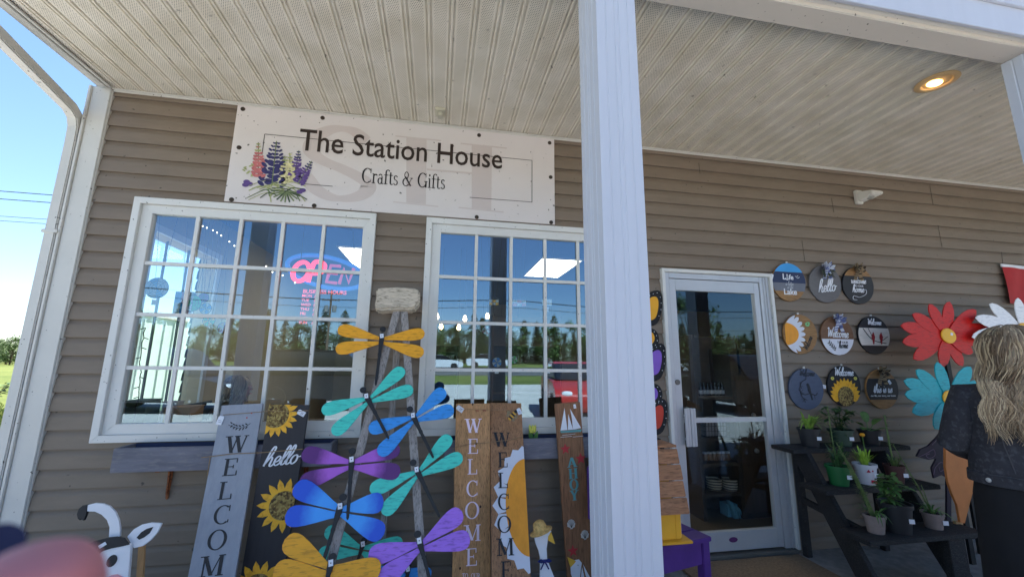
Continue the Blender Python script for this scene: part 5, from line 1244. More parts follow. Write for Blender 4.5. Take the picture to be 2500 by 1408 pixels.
MB().tube([c,c+Vector((-.005,-.02,.12)),c+Vector((-.02,-.03,.205))],.0025,5).build('stem',LG3,t); MB().ball(c+Vector((-.02,-.03,.215)),.017,.017,.013,10).build('bloom',mat('orange_bloom',L(232,160,40)),t,smooth=True)
ff = Fr(c+Vector((0,0,-.055)),Vector((math.cos(-.45),math.sin(-.45),0)),(0,0,1)); pen = Pen(ff,.062,.002); pen.poly([(.0,-.05),(.035,-.05),(.035,-.03),(.0,-.03)]); pen.poly([(-.022,.02),(.004,.02),(-.008,.04)]); pen.poly([(.012,.026),(.02,.026),(.02,.036),(.012,.036)]); pen.build('print',mat('print_red',L(178,44,66)),t)
t,c = pot('tall thin stemmed plant in a maroon pot, right end of the middle shelf', (2188,1177), -.40, .575, .060, .120, PR); blades(t,c,30,.13,.010,.7,LG4,.5)
mb = MB(); mb.tube([c,c+Vector((-.01,0,.18)),c+Vector((-.018,0,.36))],[.006,.006,.004],6)
for i in range(60):
    z_ = random.uniform(.03,.35); a = random.uniform(0,6.28); mb.leaf(c+Vector((-.016*z_/.36,0,z_)),(math.cos(a),math.sin(a),.7),(0,0,1),.03,.006,.1,3)
mb.build('flower_spike',LG4,t)
t,c = pot('leaning long stalked plant in a small clay pot, left of the big black pot', (2139,1297), -.645, .365, .057, .105, PC, tagd=False); mb = MB()
for k in range(4): 
    a = c+Vector((.01*k-.02,.0,0)); b = a+Vector((-.10-.035*k,.02,.27+.06*k)); mb.tube([a,a.lerp(b,.5)+Vector((.012,0,.01)),b],[.004,.0035,.002],5)
    for i in range(30): tt = random.uniform(.2,1); an = random.uniform(0,6.28); mb.leaf(a.lerp(b,tt),(math.cos(an),math.sin(an),.6),(0,0,1),.05,.006,.3,3)
mb.build('stalk',LG4,t); blades(t,c,18,.2,.009,1.0,LG3,.9)
t,c = pot('leafy plant in the big black nursery pot, front shelf', (2194,1300), -.66, .365, .086, .175, PB); bushy(t,c+Vector((-.03,0,0)),.19,.11,105,.075,.03,LG3)
t,c = pot('leaning bare stalked plant in a small grey pot, right end of the front shelf', (2281,1287), -.645, .365, .056, .095, PC); mb = MB()
a = c; b = c+Vector((-.19,.03,.43)); mb.tube([a,a.lerp(b,.45)+Vector((.02,0,-.02)),b],[.005,.004,.002],5); b2 = c+Vector((-.05,0,.18)); mb.tube([a,b2],[.004,.002],5)
for i in range(60): tt = random.uniform(.1,1); an = random.uniform(0,6.28); mb.leaf(a.lerp(b,tt),(math.cos(an),math.sin(an),.6),(0,0,1),.04,.005,.3,3)
mb.build('stalk',LG4,t); blades(t,c,22,.17,.011,1.0,LG3,.8)
# door mat
dmt = MB(); dmt.box(1.72,2.72,-.68,-.09,.002,.016)
tag(dmt.build('door_mat', mat('brown_coir', L(122,102,80), .95, var=.35, scale=60, bump=.6), bevel=.004), 'brown coir mat on the concrete in front of the door', 'door mat')
# ------------------------------------------------------------ inside the shop, seen through the glass
DIF = mat('light_diffuser', L(235,235,225), .6, var=.02, emit=(1,.91,.74), estr=2.0)
def ceil_light(label, x0, y0):
    t = thing('ceiling_light', label, 'light', (x0+.3,y0+.6,2.799), 'fluorescent panels on the shop ceiling')
    MB().box(x0,x0+.6,y0,y0+.02,2.78,2.799).box(x0,x0+.6,y0+1.18,y0+1.2,2.78,2.799).box(x0,x0+.02,y0+.0202,y0+1.1798,2.78,2.799).box(x0+.58,x0+.6,y0+.0202,y0+1.1798,2.78,2.799).build('frame', WHITE2, t)
    MB().box(x0+.021,x0+.579,y0+.021,y0+1.179,2.786,2.797).build('diffuser', DIF, t)
ceil_light('lit fluorescent panel behind the OPEN sign window', -1.28, 2.15); ceil_light('lit fluorescent panel seen through the right window', 1.32, 2.15)
ceil_light('unseen ceiling panel added to brighten the shelves inside the door', 2.62, .55)  # added lamp, out of sight, to brighten the shelves behind the door
BULB = mat('pendant_glow', (1,.85,.6), .4, emit=(1,.72,.38), estr=6); CORD = mat('black_cord', (.01,.01,.01))
for i,(px,py) in enumerate(((1067,773),(1135,778),(1190,772),(1077,797),(1120,799))):
    c = at(px,py,2.0); t = thing('pendant_lamp', ('leftmost glowing pendant bulb in the right window','glowing pendant bulb, second along in the upper row of three','rightmost glowing pendant bulb in the right window','lower left glowing pendant bulb in the right window','lower right glowing pendant bulb in the right window')[i], 'lamp', (c.x,c.y,2.8), 'pendant bulbs in the right window')
    MB().tube([(c.x,c.y,2.799),(c.x,c.y,c.z+.05)],.003,5).build('cord', CORD, t); MB().lathe((c.x,c.y,c.z-.035),[(.0001,0),(.018,.008),(.024,.03),(.018,.055),(.010,.075)],12).build('bulb', BULB, t, smooth=True)
# neon OPEN
f = Fr((0,.24,0)); ns = thing('neon_sign', 'neon OPEN sign in red script letters with a blue oval, hung in the left window', 'sign', tuple(at(797,662,.24)))
NR = mat('neon_red', L(150,16,20), .4, emit=(1,.03,.05), estr=.9); NR2 = mat('neon_red_dim', L(150,50,80), .4, emit=(.6,.08,.18), estr=.22); NBL = mat('neon_blue', L(40,100,190), .4, emit=(.05,.25,.8), estr=.12)  # the second red glows weakly, for the two dim letters
PX = lambda *q: [f.px(*a) for a in q]
def neon(pts, r, m_, name, sm=5, w=0): return MB().tube([f.p(x,y,w) for x,y in (smooth(pts,sm) if sm else pts)], r, 8).build(name, m_, ns, smooth=True)
def oval(cx,cy,rx,ry,sl,a0=0,a1=360,n=18): return [(cx+rx*math.cos(R(a0+(a1-a0)*k/n))-sl*math.sin(R(a0+(a1-a0)*k/n)), cy-ry*math.sin(R(a0+(a1-a0)*k/n))) for k in range(n+1)]
neon(PX(*oval(735,663,19,23,-6)), .016, NR, 'letter_tube', 3)
neon(PX((752,688),(759,664),(768,641),(784,640),(793,648),(788,662),(775,667),(764,667)), .016, NR, 'letter_tube')
neon(PX((832,650),(808,648),(803,666),(824,668)), .013, NR2, 'letter_tube', 0); neon(PX((803,667),(797,688),(822,691)), .013, NR2, 'letter_tube', 0)
neon(PX((828,693),(840,655),(851,691),(864,655)), .013, NR2, 'letter_tube', 0)
cN = f.px(795,662); neon([(cN[0]+.285*math.cos(a*.2094), cN[1]+.118*math.sin(a*.2094)-.03*math.cos(a*.2094)*1.6) for a in range(31)], .017, NBL, 'oval_tube', 2, -.03)
for a,b in (((745,537),(735,630)),((862,562),(866,645))): neon(PX(a,b), .003, CORD, 'chain', 0)
neon(PX((745,537),(862,562)), .003, CORD, 'wire', 0)
# hours lettering on the pane
f = Fr((0,.018,0)); c = f.px(785,709); t = thing('window_lettering', 'small red BUSINESS HOURS lettering stuck inside the left window', 'lettering', f.p(*c))
pen = Pen(f,.0005,.0006); RLET = mat('glowing_red_vinyl', L(215,80,85), .5, emit=(.8,.10,.12), estr=.45)  # plain vinyl letters given a glow of their own to stand out
a = f.px(739,714); sans(pen,'BUSINESS HOURS',a[0],a[1]-.003,.026,sx=.98,bold=.012,center=False)
for i,d_y in enumerate(('MON','TUE','WED','THU','FRI','SAT','SUN')):
    a = f.px(737-i*1.3,724.5+i*10.9); sans(pen,d_y,a[0],a[1],.019,center=False,bold=.01); b = f.px(765-i*1.1,726+i*10.9); sans(pen,'1',b[0],b[1]-.002,.019,center=False,slant=.2,bold=.01)
pen.build('lettering', RLET, t)
# suncatchers
def gcol(n_, c_): return mat('stained_'+n_, c_, .25, var=.25, scale=30, spec=.6)
GC = [gcol('green',L(40,170,90,1.3)), gcol('purple',L(130,40,140,1.3)), gcol('blue',L(40,130,220,1.3)), gcol('amber',L(235,160,30,1.3)), gcol('clear',L(190,205,210)), gcol('red',L(160,40,50)), gcol('pink',L(200,150,160))]
LEAD = mat('lead_came', L(30,30,32), .5)
def suncatcher(label, px, y, r, ci, shape='round', up_=None):
    c = at(*px,y); f = Fr(c); t = thing('suncatcher', label, 'suncatcher', c, 'stained glass hanging in the windows')
    if shape == 'round':
        g_ = MB(); n = 8
        for k in range(n): g_.prism(f, [(0,0)]+[(r*math.cos(2*math.pi*(k+j/3)/n), r*math.sin(2*math.pi*(k+j/3)/n)) for j in range(4)], -.001,.001, k%len(ci))
        g_.build('glass', [GC[q] for q in ci], t)
        l_ = MB(); l_.tube([f.p(r*math.cos(a*.314),r*math.sin(a*.314)) for a in range(21)],.003,5)
        for rr in (.45,.72): l_.tube([f.p(rr*r*math.cos(a*.785),rr*r*math.sin(a*.785),.002) for a in range(9)],.0015,4)
        for k in range(n): l_.tube([f.p(0,0,.001),f.p(r*math.cos(2*math.pi*k/n),r*math.sin(2*math.pi*k/n),.001)],.0015,4)
    else:
        w_,h_ = r; g_ = MB()
        for i in range(3):
            for j in range(2): g_.fbox(f,-w_+2*w_/3*i+.001,-w_+2*w_/3*(i+1)-.001,-h_+h_*j+.001,h_*j-.001,-.001,.001,(i+j)%len(ci))
        g_.build('glass', [GC[q] for q in ci], t); l_ = MB()
        l_.tube([f.p(a*w_,b*h_) for a,b in ((-1,-1),(1,-1),(1,1),(-1,1),(-1,-1))],.003,4); l_.tube([f.p(-w_,0),f.p(w_,0)],.0015,4)
        if shape == 'house': l_.tube([f.p(-w_*1.1,h_),f.p(0,h_*1.7),f.p(w_*1.1,h_)],.003,4)
    l_.build('lead_line', LEAD, t)
    rt = r if shape == 'round' else r[1]
    s_ = MB(); top = f.p(0,.0); zt_ = up_ or 2.45
    for dx in (-.03,.03): s_.tube([f.p(dx*.6,rt*.9),(c.x+dx*2,y,zt_)],.0012,4)
    s_.build('cord', LEAD, t)
    if random.random() < .65: MB().fbox(f,-.016,.016,-rt-.05,-rt-.012,.004,.005).build('price_tag', TAGM, t)
suncatcher('stained glass spider web disc with an amber centre, left window', (383,703), .34, .075, (4,4,2,4))
suncatcher('rectangular stained glass panel hung left of the green disc', (448,740), .40, (.06,.085), (4,2,5), 'box')
suncatcher('green stained glass disc, left window', (470,740), .36, .060, (0,0,4))
suncatcher('purple stained glass disc right of the green one', (497,727), .42, .036, (1,))
suncatcher('blue stained glass disc below the purple one', (502,753), .38, .040, (2,4))
suncatcher('small amber and green stained glass flower disc, lowest in the left window', (510,782), .44, .042, (3,0))
suncatcher('dark red stained glass drop beside the inner post, left window', (546,800), .40, .042, (5,1))
suncatcher('small amber stained glass house high in the right window', (1206,738), .35, (.040,.024), (3,4), 'house')
suncatcher('pink stained glass house right of the amber one', (1268,740), .35, (.060,.028), (6,4), 'house')
suncatcher('clear stained glass box shape near the right end of the right window', (1335,738), .35, (.045,.03), (4,), 'box')
suncatcher('pink stained glass heart shaped disc in the right window', (1187,806), .35, .036, (6,4))
suncatcher('clear round suncatcher at treetop height in the right window', (1258,812), .38, .045, (4,))
suncatcher('clear stained glass diamond disc by the dark post reflection', (1213,884), .34, .040, (4,2))
suncatcher('clear leaf shaped suncatcher low in the right window', (1254,878), .36, .032, (4,0))
suncatcher('pale suncatcher low at the right of the right window', (1338,884), .36, .040, (4,6))
# fairy lights down the side window
fl_ = MB(); pts = [at(352+random.uniform(-4,4)-(y_-800)*.10, y_, .30) for y_ in range(800,1030,12)]; fl_.tube(pts,.003,5)
for p in pts[::2]: fl_.tube([p,p+Vector((.03*random.choice((-1,1)),0,-.01))],.003,5)
tag(fl_.build('string_lights', LEAD), 'dark string of unlit fairy lights down the left side of the left window', 'string lights')
fl2 = MB()
for (px,py) in ((487,545),(505,556),(520,562),(540,575),(560,590),(572,600),(530,568),(495,552),(650,650),(665,664),(690,672),(720,690)):
    fl2.ball(at(px,py,.45),.005,n=6)
tag(fl2.build('fairy_lights', mat('fairy_glow',(1,.9,.7),.4,emit=(1,.9,.7),estr=2.5)), 'scattered lit fairy lights near the top of the left window', 'fairy lights')
# white ribbed container standing beside the building, seen through the side window
wt = thing('storage_container', 'pale white ribbed container beside the building, seen through the left window', 'container', (-6.4,8,-.02))
cm = MB(); cm.box(-6.8,-6.02,6.6,9.5,.12,2.28)
for k in range(9): cm.box(-6.0195,-6.0,6.66+k*.33,6.70+k*.33,.16,2.22)
cm.build('body', mat('container_white', L(205,222,215,1.1), .5, var=.04), wt, bevel=.006); cr2_ = MB().box(-6.82,-5.98,6.58,9.52,2.281,2.33).build('roof', WHITE, wt, bevel=.006)
for yy in (6.8,9.1): MB().box(-6.7,-6.1,yy,yy+.15,-.02,.1195).build('skid', DARK, wt)
# counter, box, chair, card stand
CTW = mat('counter_wood', L(128,110,88), .6, var=.2, scale=5, stretch=(2,8,8))
t = thing('counter', 'low wooden shop counter behind the left window', 'counter', (-1.3,.55,.05))
MB().box(-2.2,-.62,.32,.66,.90,.94).build('top', CTW, t, bevel=.004); MB().box(-2.16,-.66,.36,.56,.05,.899).build('cabinet', CTW, t)
def goods(name, label, px, py, y, w_, d_, z, h_, m_):
    c = at(px,py,y); t = MB(); t.box(c.x-w_/2,c.x+w_/2,y,y+d_,z,z+h_*.92).box(c.x-w_/2-.004,c.x+w_/2+.004,y-.004,y+d_+.004,z+h_*.9205,z+h_); o = t.build(name,m_,bevel=.003); tag(o,label,'box'); return o
goods('cardboard_box','tan cardboard box on the counter in the left window',430,1015,.42,.17,.18,.9405,.12,mat('cardboard',L(180,135,85),.8,var=.1))
goods('green_box','mossy green craft box at the left corner of the counter',330,1000,.42,.13,.16,.9405,.17,mat('moss_box',L(82,98,72),.8,var=.25,scale=20))
goods('gift_box','small white card box behind the cardboard box',415,985,.54,.10,.08,.9405,.15,mat('card_box',L(190,188,185),.7,var=.1))
ch = thing('office_chair', 'black padded office chair under the seated woman behind the counter', 'chair', (-1.72,1.02,.05))
MB().box(-2.02,-1.95,.80,1.24,.66,1.04).build('backrest', BLACK, ch, bevel=.03); MB().box(-1.945,-1.48,.80,1.24,.40,.465).build('seat', BLACK, ch, bevel=.02)
MB().box(-2.0,-1.97,.98,1.06,.38,.70).build('back_post', LEAD, ch)
MB().tube([(-1.72,1.02,.40),(-1.72,1.02,.12)],.03,10).build('column', LEAD, ch); MB().beam((-1.96,1.02,.1),(-1.48,1.02,.1),.04,.04).beam((-1.72,.78,.1),(-1.72,1.26,.1),.04,.039).build('base', LEAD, ch)
# dark shelving deep in the shop
SHW = mat('dark_shelf', L(70,58,48), .6, var=.2, scale=6, stretch=(2,8,8))
def shelves(label, x0,x1,y0,y1,zs,h_):
    t = thing('shelf_unit', label, 'shelf', ((x0+x1)/2,(y0+y1)/2,.05))
    for x_ in (x0,x1-.03): MB().box(x_,x_+.03,y0,y1,.05,h_).build('side_panel', SHW, t)
    MB().box(x0+.0301,x1-.0301,y1-.02,y1,.05,h_).build('back_panel', SHW, t)
    for z in zs: MB().box(x0+.0302,x1-.0302,y0+.004,y1-.0205,z-.025,z).build('shelf', SHW, t)
    return t
shelves('dark shelf unit at the back wall behind the left window', -.9,.4,4.6,5.0,(.4,.8,1.2,1.6),1.7)
shelves('tall pale shelf unit seen through the right window', .9,2.1,3.8,4.15,(.5,.9,1.3,1.7,2.1),2.2)
# shelves behind the door
yD = .62; zB = at(1740,966,yD).z; zK = at(1780,1062,yD).z; zJ = at(1780,1122,yD).z; zW = at(1790,1192,yD).z; zT = at(1790,1268,yD).z
xa = at(1702,980,yD-.05).x; xb = at(1798,980,yD-.05).x
shelves('dark wooden shelf unit with bottles and baskets just inside the door', xa-.06,xb+.02,yD-.12,yD+.20,(zB,zK,zJ,zW,zT),at(1740,820,yD).z)
BOT = mat('bottle_dark', L(28,26,32), .2, spec=.7); LAB = mat('bottle_label', L(175,175,180), .6)
b0 = None
for k in range(8):
    c = at(1711+k*8.9, 966, yD); t = thing('sauce_bottle', 'small dark bottle with a pale label, in the row of eight behind the door glass', 'bottle', (c.x,yD,zB+.0005), 'row of bottles on the shelf behind the door')
    MB().lathe((c.x,yD,zB+.001),[(.0001,0),(.017,.001),(.018,.07),(.008,.095),(.008,.125),(.0001,.126)],12).build('bottle', BOT, t, smooth=True)
    MB().lathe((c.x,yD,zB+.02),[(.0184,0),(.0185,.035)],12).build('label', LAB, t)
c = at(1738,1060,yD); WIRE = mat('black_wire', L(30,30,30), .4, metal=.5)
t = thing('wire_basket', 'black wire basket of pale packets on the shelf behind the door', 'basket', (c.x,yD,zK)); wb = MB()
for k in range(9): x_ = c.x-.12+k*.03; wb.tube([(x_,yD-.09,zK+.15),(x_,yD-.085,zK+.004),(x_,yD+.08,zK+.004),(x_,yD+.09,zK+.15)],.002,4)
for z_ in (.01,.055,.1,.15): wb.tube([(c.x-.125,yD-.09,zK+z_),(c.x+.125,yD-.09,zK+z_),(c.x+.125,yD+.09,zK+z_),(c.x-.125,yD+.09,zK+z_),(c.x-.125,yD-.09,zK+z_)],.0022,4)
wb.build('wire', WIRE, t); MB().box(c.x-.11,c.x-.01,yD-.07,yD+.07,zK+.01,zK+.14).box(c.x+.0,c.x+.11,yD-.06,yD+.07,zK+.01,zK+.17).build('packets', mat('packets',L(140,135,140),.6,var=.35,scale=18), t)
for k in range(6):
    c = at(1722+k*11,1120,yD); t = thing('glass_jar', 'small glass jar in the row of six behind the door glass', 'jar', (c.x,yD,zJ+.0005), 'row of jars on the shelf behind the door')
    MB().lathe((c.x,yD,zJ+.001),[(.0001,0),(.024,.002),(.025,.05),(.020,.06),(.0001,.061)],12).build('jar', mat('jar_contents',L(120,90,70),.3,var=.4,scale=40), t, smooth=True); MB().lathe((c.x,yD,zJ+.0622),[(.0001,0),(.022,0),(.022,.015),(.0001,.016)],12).build('lid', LAB, t)
WOV = stripe_mat('woven_rope', L(170,158,138), L(75,66,58), 14, 'Z')
for k,(px,py,lb) in enumerate(((1743,1172,'striped woven basket, left of the two behind the door'),(1783,1190,'striped woven basket, right of the two behind the door'))):
    c = at(px,py,yD-.03*k); t = thing('woven_basket', lb, 'basket', (c.x,yD-.03*k,zW))
    MB().lathe((c.x,yD-.03*k,zW+.001),[(.0001,0),(.058,.002),(.070,.05),(.066,.10),(.061,.10),(.060,.02),(.0001,.015)],20).build('body', WOV, t, smooth=True)
    MB().tube([(c.x-.066,yD-.03*k,zW+.09),(c.x-.08,yD-.03*k,zW+.12),(c.x-.06,yD-.03*k,zW+.115)],.006,6).build('handle', WOV, t)
c = at(1785,1266,yD); tw = MB()
for k in range(6):
    x_ = c.x-.06+k*.02; tw.tube([(x_-.01,yD-.07,zT+.19-k*.014),(x_+.015,yD-.085,zT+.11),(x_+.035,yD-.085,zT+.012)],.016,8,sq=(1.6,.5))
tag(tw.box(c.x-.07,c.x+.09,yD-.06,yD+.05,zT+.001,zT+.15).build('folded_towels', mat('aqua_towel',L(110,165,180),.9,var=.15,scale=25), smooth=True), 'stack of folded aqua towels low on the shelf behind the door', 'towels')
cx0 = at(1800,1100,.5).x; t = thing('wood_cabinet', 'tall dark wood cabinet standing inside the door at the right', 'cabinet', (cx0+.3,.75,.05))
MB().box(cx0,cx0+.6,.5,1.0,.05,at(1800,850,.5).z).build('body', SHW, t, bevel=.005); MB().box(cx0+.03,cx0+.57,.488,.4995,.1,1.3).build('door_panel', mat('dark_shelf2',L(78,62,50),.5,var=.2,scale=5,stretch=(8,8,1)), t, bevel=.004)
for k,(px,py) in enumerate(((1840,1013),(1850,1042),(1842,1064),(1848,1100))):
    c = at(px,py,.47); o = MB().lathe((c.x,.486,c.z),[(.0001,-.03),(.018,-.026),(.022,-.01),(.012,0)],14,ax=(0,1,0)).build('knob', mat('nickel',L(190,190,190),.4,metal=.5), t, smooth=True)

# ------------------------------------------------------------ people
HAIR = [mat('hair_'+n_, c_, .45, var=.2, scale=30) for n_, c_ in (('ash',L(138,118,94)),('gold',L(166,143,112)),('pale',L(190,168,135)),('brown',L(112,92,72)))]
SKIN = mat('skin', L(205,150,125), .5, var=.05); DEN = mat('black_denim', L(48,48,54), .85, var=.28, scale=18, bump=.25, streak=L(84,84,90), streak_amt=.5); SKT = mat('black_cloth', L(22,22,25), .9, var=.2, scale=10)
def xf(loc, rz, k=1.0):
    c, s_ = math.cos(rz), math.sin(rz); l_ = Vector(loc)
    return lambda x,y,z: Vector((l_.x+k*(x*c-y*s_), l_.y+k*(x*s_+y*c), l_.z+k*z))
def rings(mb, X, rs, n=26, wob=0, mi=0, cap=(True,True)):
    k = len(mb.v)
    for (z,rx,ry,cx,cy) in rs:
        for j in range(n):
            a = 2*math.pi*j/n; w_ = 1+wob*math.sin(a*9+z*3)*.5+wob*.5*math.sin(a*5-z*7); sx = abs(math.cos(a))**.85*(1 if math.cos(a)>0 else -1); sy = abs(math.sin(a))**.85*(1 if math.sin(a)>0 else -1)
            mb.v.append(X(cx+rx*sx*w_, cy+ry*sy*w_, z))
    for i in range(len(rs)-1):
        for j in range(n): mb.f.append((k+i*n+j,k+i*n+(j+1)%n,k+(i+1)*n+(j+1)%n,k+(i+1)*n+j)); mb.mi.append(mi)
    for i,on,rev in ((0,cap[0],True),(len(rs)-1,cap[1],False)):
        if on: q=[k+i*n+j for j in range(n)]; mb.f.append(tuple(q[::-1] if rev else q)); mb.mi.append(mi)
def handpts(pts, eds, wi, w, d, side, curl=.5):
    """palm and five bent fingers grown on from a wrist joint"""
    d = Vector(d).normalized(); sd_ = d.cross(Vector((0,0,1)));
    if sd_.length < .1: sd_ = Vector((0,1,0))
    sd_.normalize(); nn = sd_.cross(d)
    w = Vector(w); p = w+d*.045; pts.append((*p,.026,.018)); pi = len(pts)-1; eds.append((wi,pi))
    q = w+d*.085; 
    for k,(o,ln) in enumerate(((-.026,.060),(-.009,.072),(.009,.070),(.025,.055))):
        a = q+sd_*o; b = a+(d-nn*curl*.4).normalized()*ln*.5; c = b+(d-nn*curl*1.2).normalized()*ln*.5
        i0 = len(pts); pts += [(*a,.010),(*b,.0088),(*c,.0075)]; eds += [(pi,i0),(i0,i0+1),(i0+1,i0+2)]
    a = w+d*.03+sd_*side*.028; b = a+(d*.6+sd_*side).normalized()*.03; c = b+(d+sd_*side*.3).normalized()*.028
    i0 = len(pts); pts += [(*a,.012),(*b,.0105),(*c,.009)]; eds += [(pi,i0),(i0,i0+1),(i0+1,i0+2)]
def woman(label, loc, rz, k, top_m, bot_m, larm, rarm, hair_w=.17, hair_len=.40, jacket=True, seated=False):
    X = xf(loc, rz, k); t = thing('person', label, 'person', loc)
    P_ = [(0,0,.90,.12),(0,0,1.06,.105),(0,0,1.20,.115),(0,.0,1.32,.060),(0,.012,1.385,.047),(0,.03,1.435,.058),(0,.03,1.49,.078),(0,.02,1.55,.062)]
    pts = [(*X(*p[:3]),p[3]*k) for p in P_]; eds = [(i,i+1) for i in range(7)]
    for sg,arm in ((-1,larm),(1,rarm)):
        i0 = len(pts); pts.append((*X(sg*.15,0,1.265),.052*k)); pts.append((*X(*arm[0]),.036*k)); pts.append((*X(*arm[1]),.025*k)); eds += [(2,i0),(i0,i0+1),(i0+1,i0+2)]
        w_ = X(*arm[1]); d = w_-X(*arm[0]); handpts(pts,eds,i0+2,w_,d,-sg)
    for sg in (-1,1):
        i0 = len(pts); pts += [(*X(*q[:3]),q[3]*k) for q in ([(sg*.085,.02,.86,.085),(sg*.10,.40,.87,.058),(sg*.10,.42,.48,.036),(sg*.10,.49,.425,.034),(sg*.10,.55,.415,.028)] if seated else [(sg*.085,0,.82,.085),(sg*.09,.01,.47,.055),(sg*.09,-.02,.10,.036),(sg*.095,.07,.045,.034),(sg*.10,.14,.035,.028)])]; eds += [(0,i0)]+[(i0+j,i0+j+1) for j in range(4)]
    body = skin('body', pts, eds, SKIN, t)
    fc = MB(); fc.lathe(X(0,.108*1,1.478),[(.012*k,-.02*k),(.009*k,.0),(.002*k,.012*k)],8,ax=X(0,1,-.3)-X(0,0,0)).tube([X(-.022,.098,1.442),X(0,.106,1.440),X(.022,.098,1.442)],.005*k,6)
    for sg in (-1,1): fc.ball(X(sg*.032,.088,1.505),.010*k)
    fc.build('face', SKIN, body, smooth=True)
    # upper garment
    jm = MB()
    if jacket:
        rings(jm, X, [(.868,.206,.132,0,0),(.872,.222,.144,0,0),(.915,.219,.143,0,0),(.92,.212,.137,0,0),(.98,.206,.136,0,0),(1.05,.198,.130,0,0),(1.12,.192,.128,0,0),(1.19,.192,.130,0,-.005),(1.245,.196,.124,0,-.008),(1.285,.172,.104,0,-.01),(1.315,.125,.085,0,-.008),(1.335,.082,.076,0,-.005),(1.365,.086,.080,0,-.008),(1.36,.070,.066,0,-.005)], wob=.018)
        for sg,arm in ((-1,larm),(1,rarm)):
            e, w_ = Vector(arm[0]), Vector(arm[1]); s0 = Vector((sg*.165,0,1.262)); w2 = e.lerp(w_,.86)
            pth = [s0+Vector((-sg*.05,0,.005)), s0, s0.lerp(e,.35), s0.lerp(e,.7), e, e.lerp(w2,.35), e.lerp(w2,.7), w2]
            jm.tube([X(*p) for p in pth],[.055*k,.074*k,.070*k,.064*k,.060*k,.054*k,.049*k,.047*k],14)
    else:
        rings(jm, X, [(.90,.150,.11,0,0),(1.0,.140,.105,0,0),(1.1,.142,.108,0,0),(1.2,.155,.115,0,0),(1.25,.135,.10,0,0)], wob=.01)
    jo = jm.build('jacket' if jacket else 'top', top_m, t, smooth=True)
    if jacket:
        sm = MB()
        for pts_ in ([(-.16,-.128,1.215),(-.08,-.143,1.20),(0,-.146,1.195),(.08,-.143,1.20),(.16,-.128,1.215)], [(-.10,-.139,1.195),(-.09,-.138,1.05),(-.07,-.128,.925)], [(.10,-.139,1.195),(.09,-.138,1.05),(.07,-.128,.925)], [(-.21,-.04,.918),(-.145,-.118,.918),(0,-.146,.918),(.145,-.118,.918),(.21,-.04,.918)]): sm.tube([X(*p) for p in pts_],.0022*k,5)
        sm.build('seam', mat('seam_thread',L(70,70,74),.8), jo)
        bt = MB()
        for x_ in (-.155,.0): bt.lathe(X(x_,-.148 if x_==0 else -.112,.893),[(.0001,0),(.010*k,0),(.010*k,.004*k),(.0001,.006*k)],12,ax=X(x_*4,-1,0)-X(0,0,0))
        bt.build('button', mat('nickel',L(190,190,190),.4,metal=.5), jo)
    sk_ = MB()
    if seated:
        rings(sk_, X, [(.96,.150,.11,0,0),(.90,.18,.13,0,.0),(.80,.19,.14,0,.02)], n=40)
        for sg in (-1,1): sk_.tube([X(sg*.085,.0,.87),X(sg*.10,.22,.875),X(sg*.10,.42,.875),X(sg*.10,.46,.83),X(sg*.10,.46,.66)],[.10*k,.095*k,.085*k,.08*k,.085*k],14)
    else: rings(sk_, X, [(.95,.170,.11,0,0),(.90,.196,.128,0,0),(.80,.216,.148,0,0),(.6,.224,.158,0,0),(.35,.232,.168,0,0),(.12,.244,.18,0,0)], wob=.03, n=40); sk_.build('skirt', bot_m, t, smooth=True)
    # hair: a cap and many wavy locks
    hm_ = MB(); rings(hm_, X, [(1.36,.070,.066,0,-.035),(1.42,.088,.084,0,-.022),(1.48,.096,.098,0,-.008),(1.53,.090,.096,0,-.002),(1.565,.068,.072,0,-.002),(1.588,.036,.038,0,-.002),(1.594,.010,.012,0,-.002)], n=24, mi=1)
    rnd = random.Random(5)
    cl_ = []
    for i in range(58):
        th = rnd.uniform(-math.pi*1.0,math.pi*.04) if rnd.random() < .8 else (rnd.uniform(.0,.6) if rnd.random() < .5 else math.pi-rnd.uniform(.0,.6))
        cl_.append((th, rnd.random(), rnd.uniform(0,6.28), rnd.uniform(.13,.20), rnd.uniform(.006,.018), hair_len*rnd.uniform(.66,1.12), rnd.uniform(-.025,.025), rnd.uniform(.86,1.12), rnd.choice((0,0,1,1,1,2,2,3))))
    for i in range(2600):
        th, u, ph, wl, am, ln, sw, out, mi_ = cl_[i % 58]
        th += rnd.gauss(0,.14); u = min(1,max(0,u+rnd.gauss(0,.15))); ph += rnd.gauss(0,.4); ln *= rnd.uniform(.85,1.05); sw += rnd.gauss(0,.006); out *= 1+rnd.gauss(0,.03)
        if rnd.random() < .25: mi_ = rnd.choice((0,1,2,3))
        pp = []; cx, sy = math.cos(th), math.sin(th); f0 = .12+.75*u
        for j in range(18):
            s_ = j/17; g_ = min(1, s_*3.6); fi = (f0+(1-f0)*g_)*math.pi/2; r = .101*out*math.sin(fi); z = 1.505+.098*math.cos(fi)-max(0,s_-.27)*ln*1.36
            back = max(0,(1.44-z)); spread = 1+back*(hair_w-.10)*9; wob_ = am*max(0,min(1,(s_-.15)*3))
            x = cx*r*spread+math.sin((1.6-z)/wl*6.28+ph)*wob_+sw*s_
            y = sy*r*1.06-.004-back*.10+math.cos((1.6-z)/wl*6.28+ph)*wob_*.7
            if z < 1.34 and abs(x) < .19: y = min(y, -.122-.034*min(1,(1.34-z)/.08)-.016*((i*7)%10)/10+.35*max(0,abs(x)-.10))
            pp.append(X(x,y,z))
        rr = rnd.uniform(.0010,.0023)*k
        hm_.tube(pp,[rr*(1 if j < 14 else (18.5-j)/4.5) for j in range(18)],4,mi=mi_,sq=(1.6,.8))
    hm_.build('hair', HAIR, t, smooth=True)
    sh_ = MB()
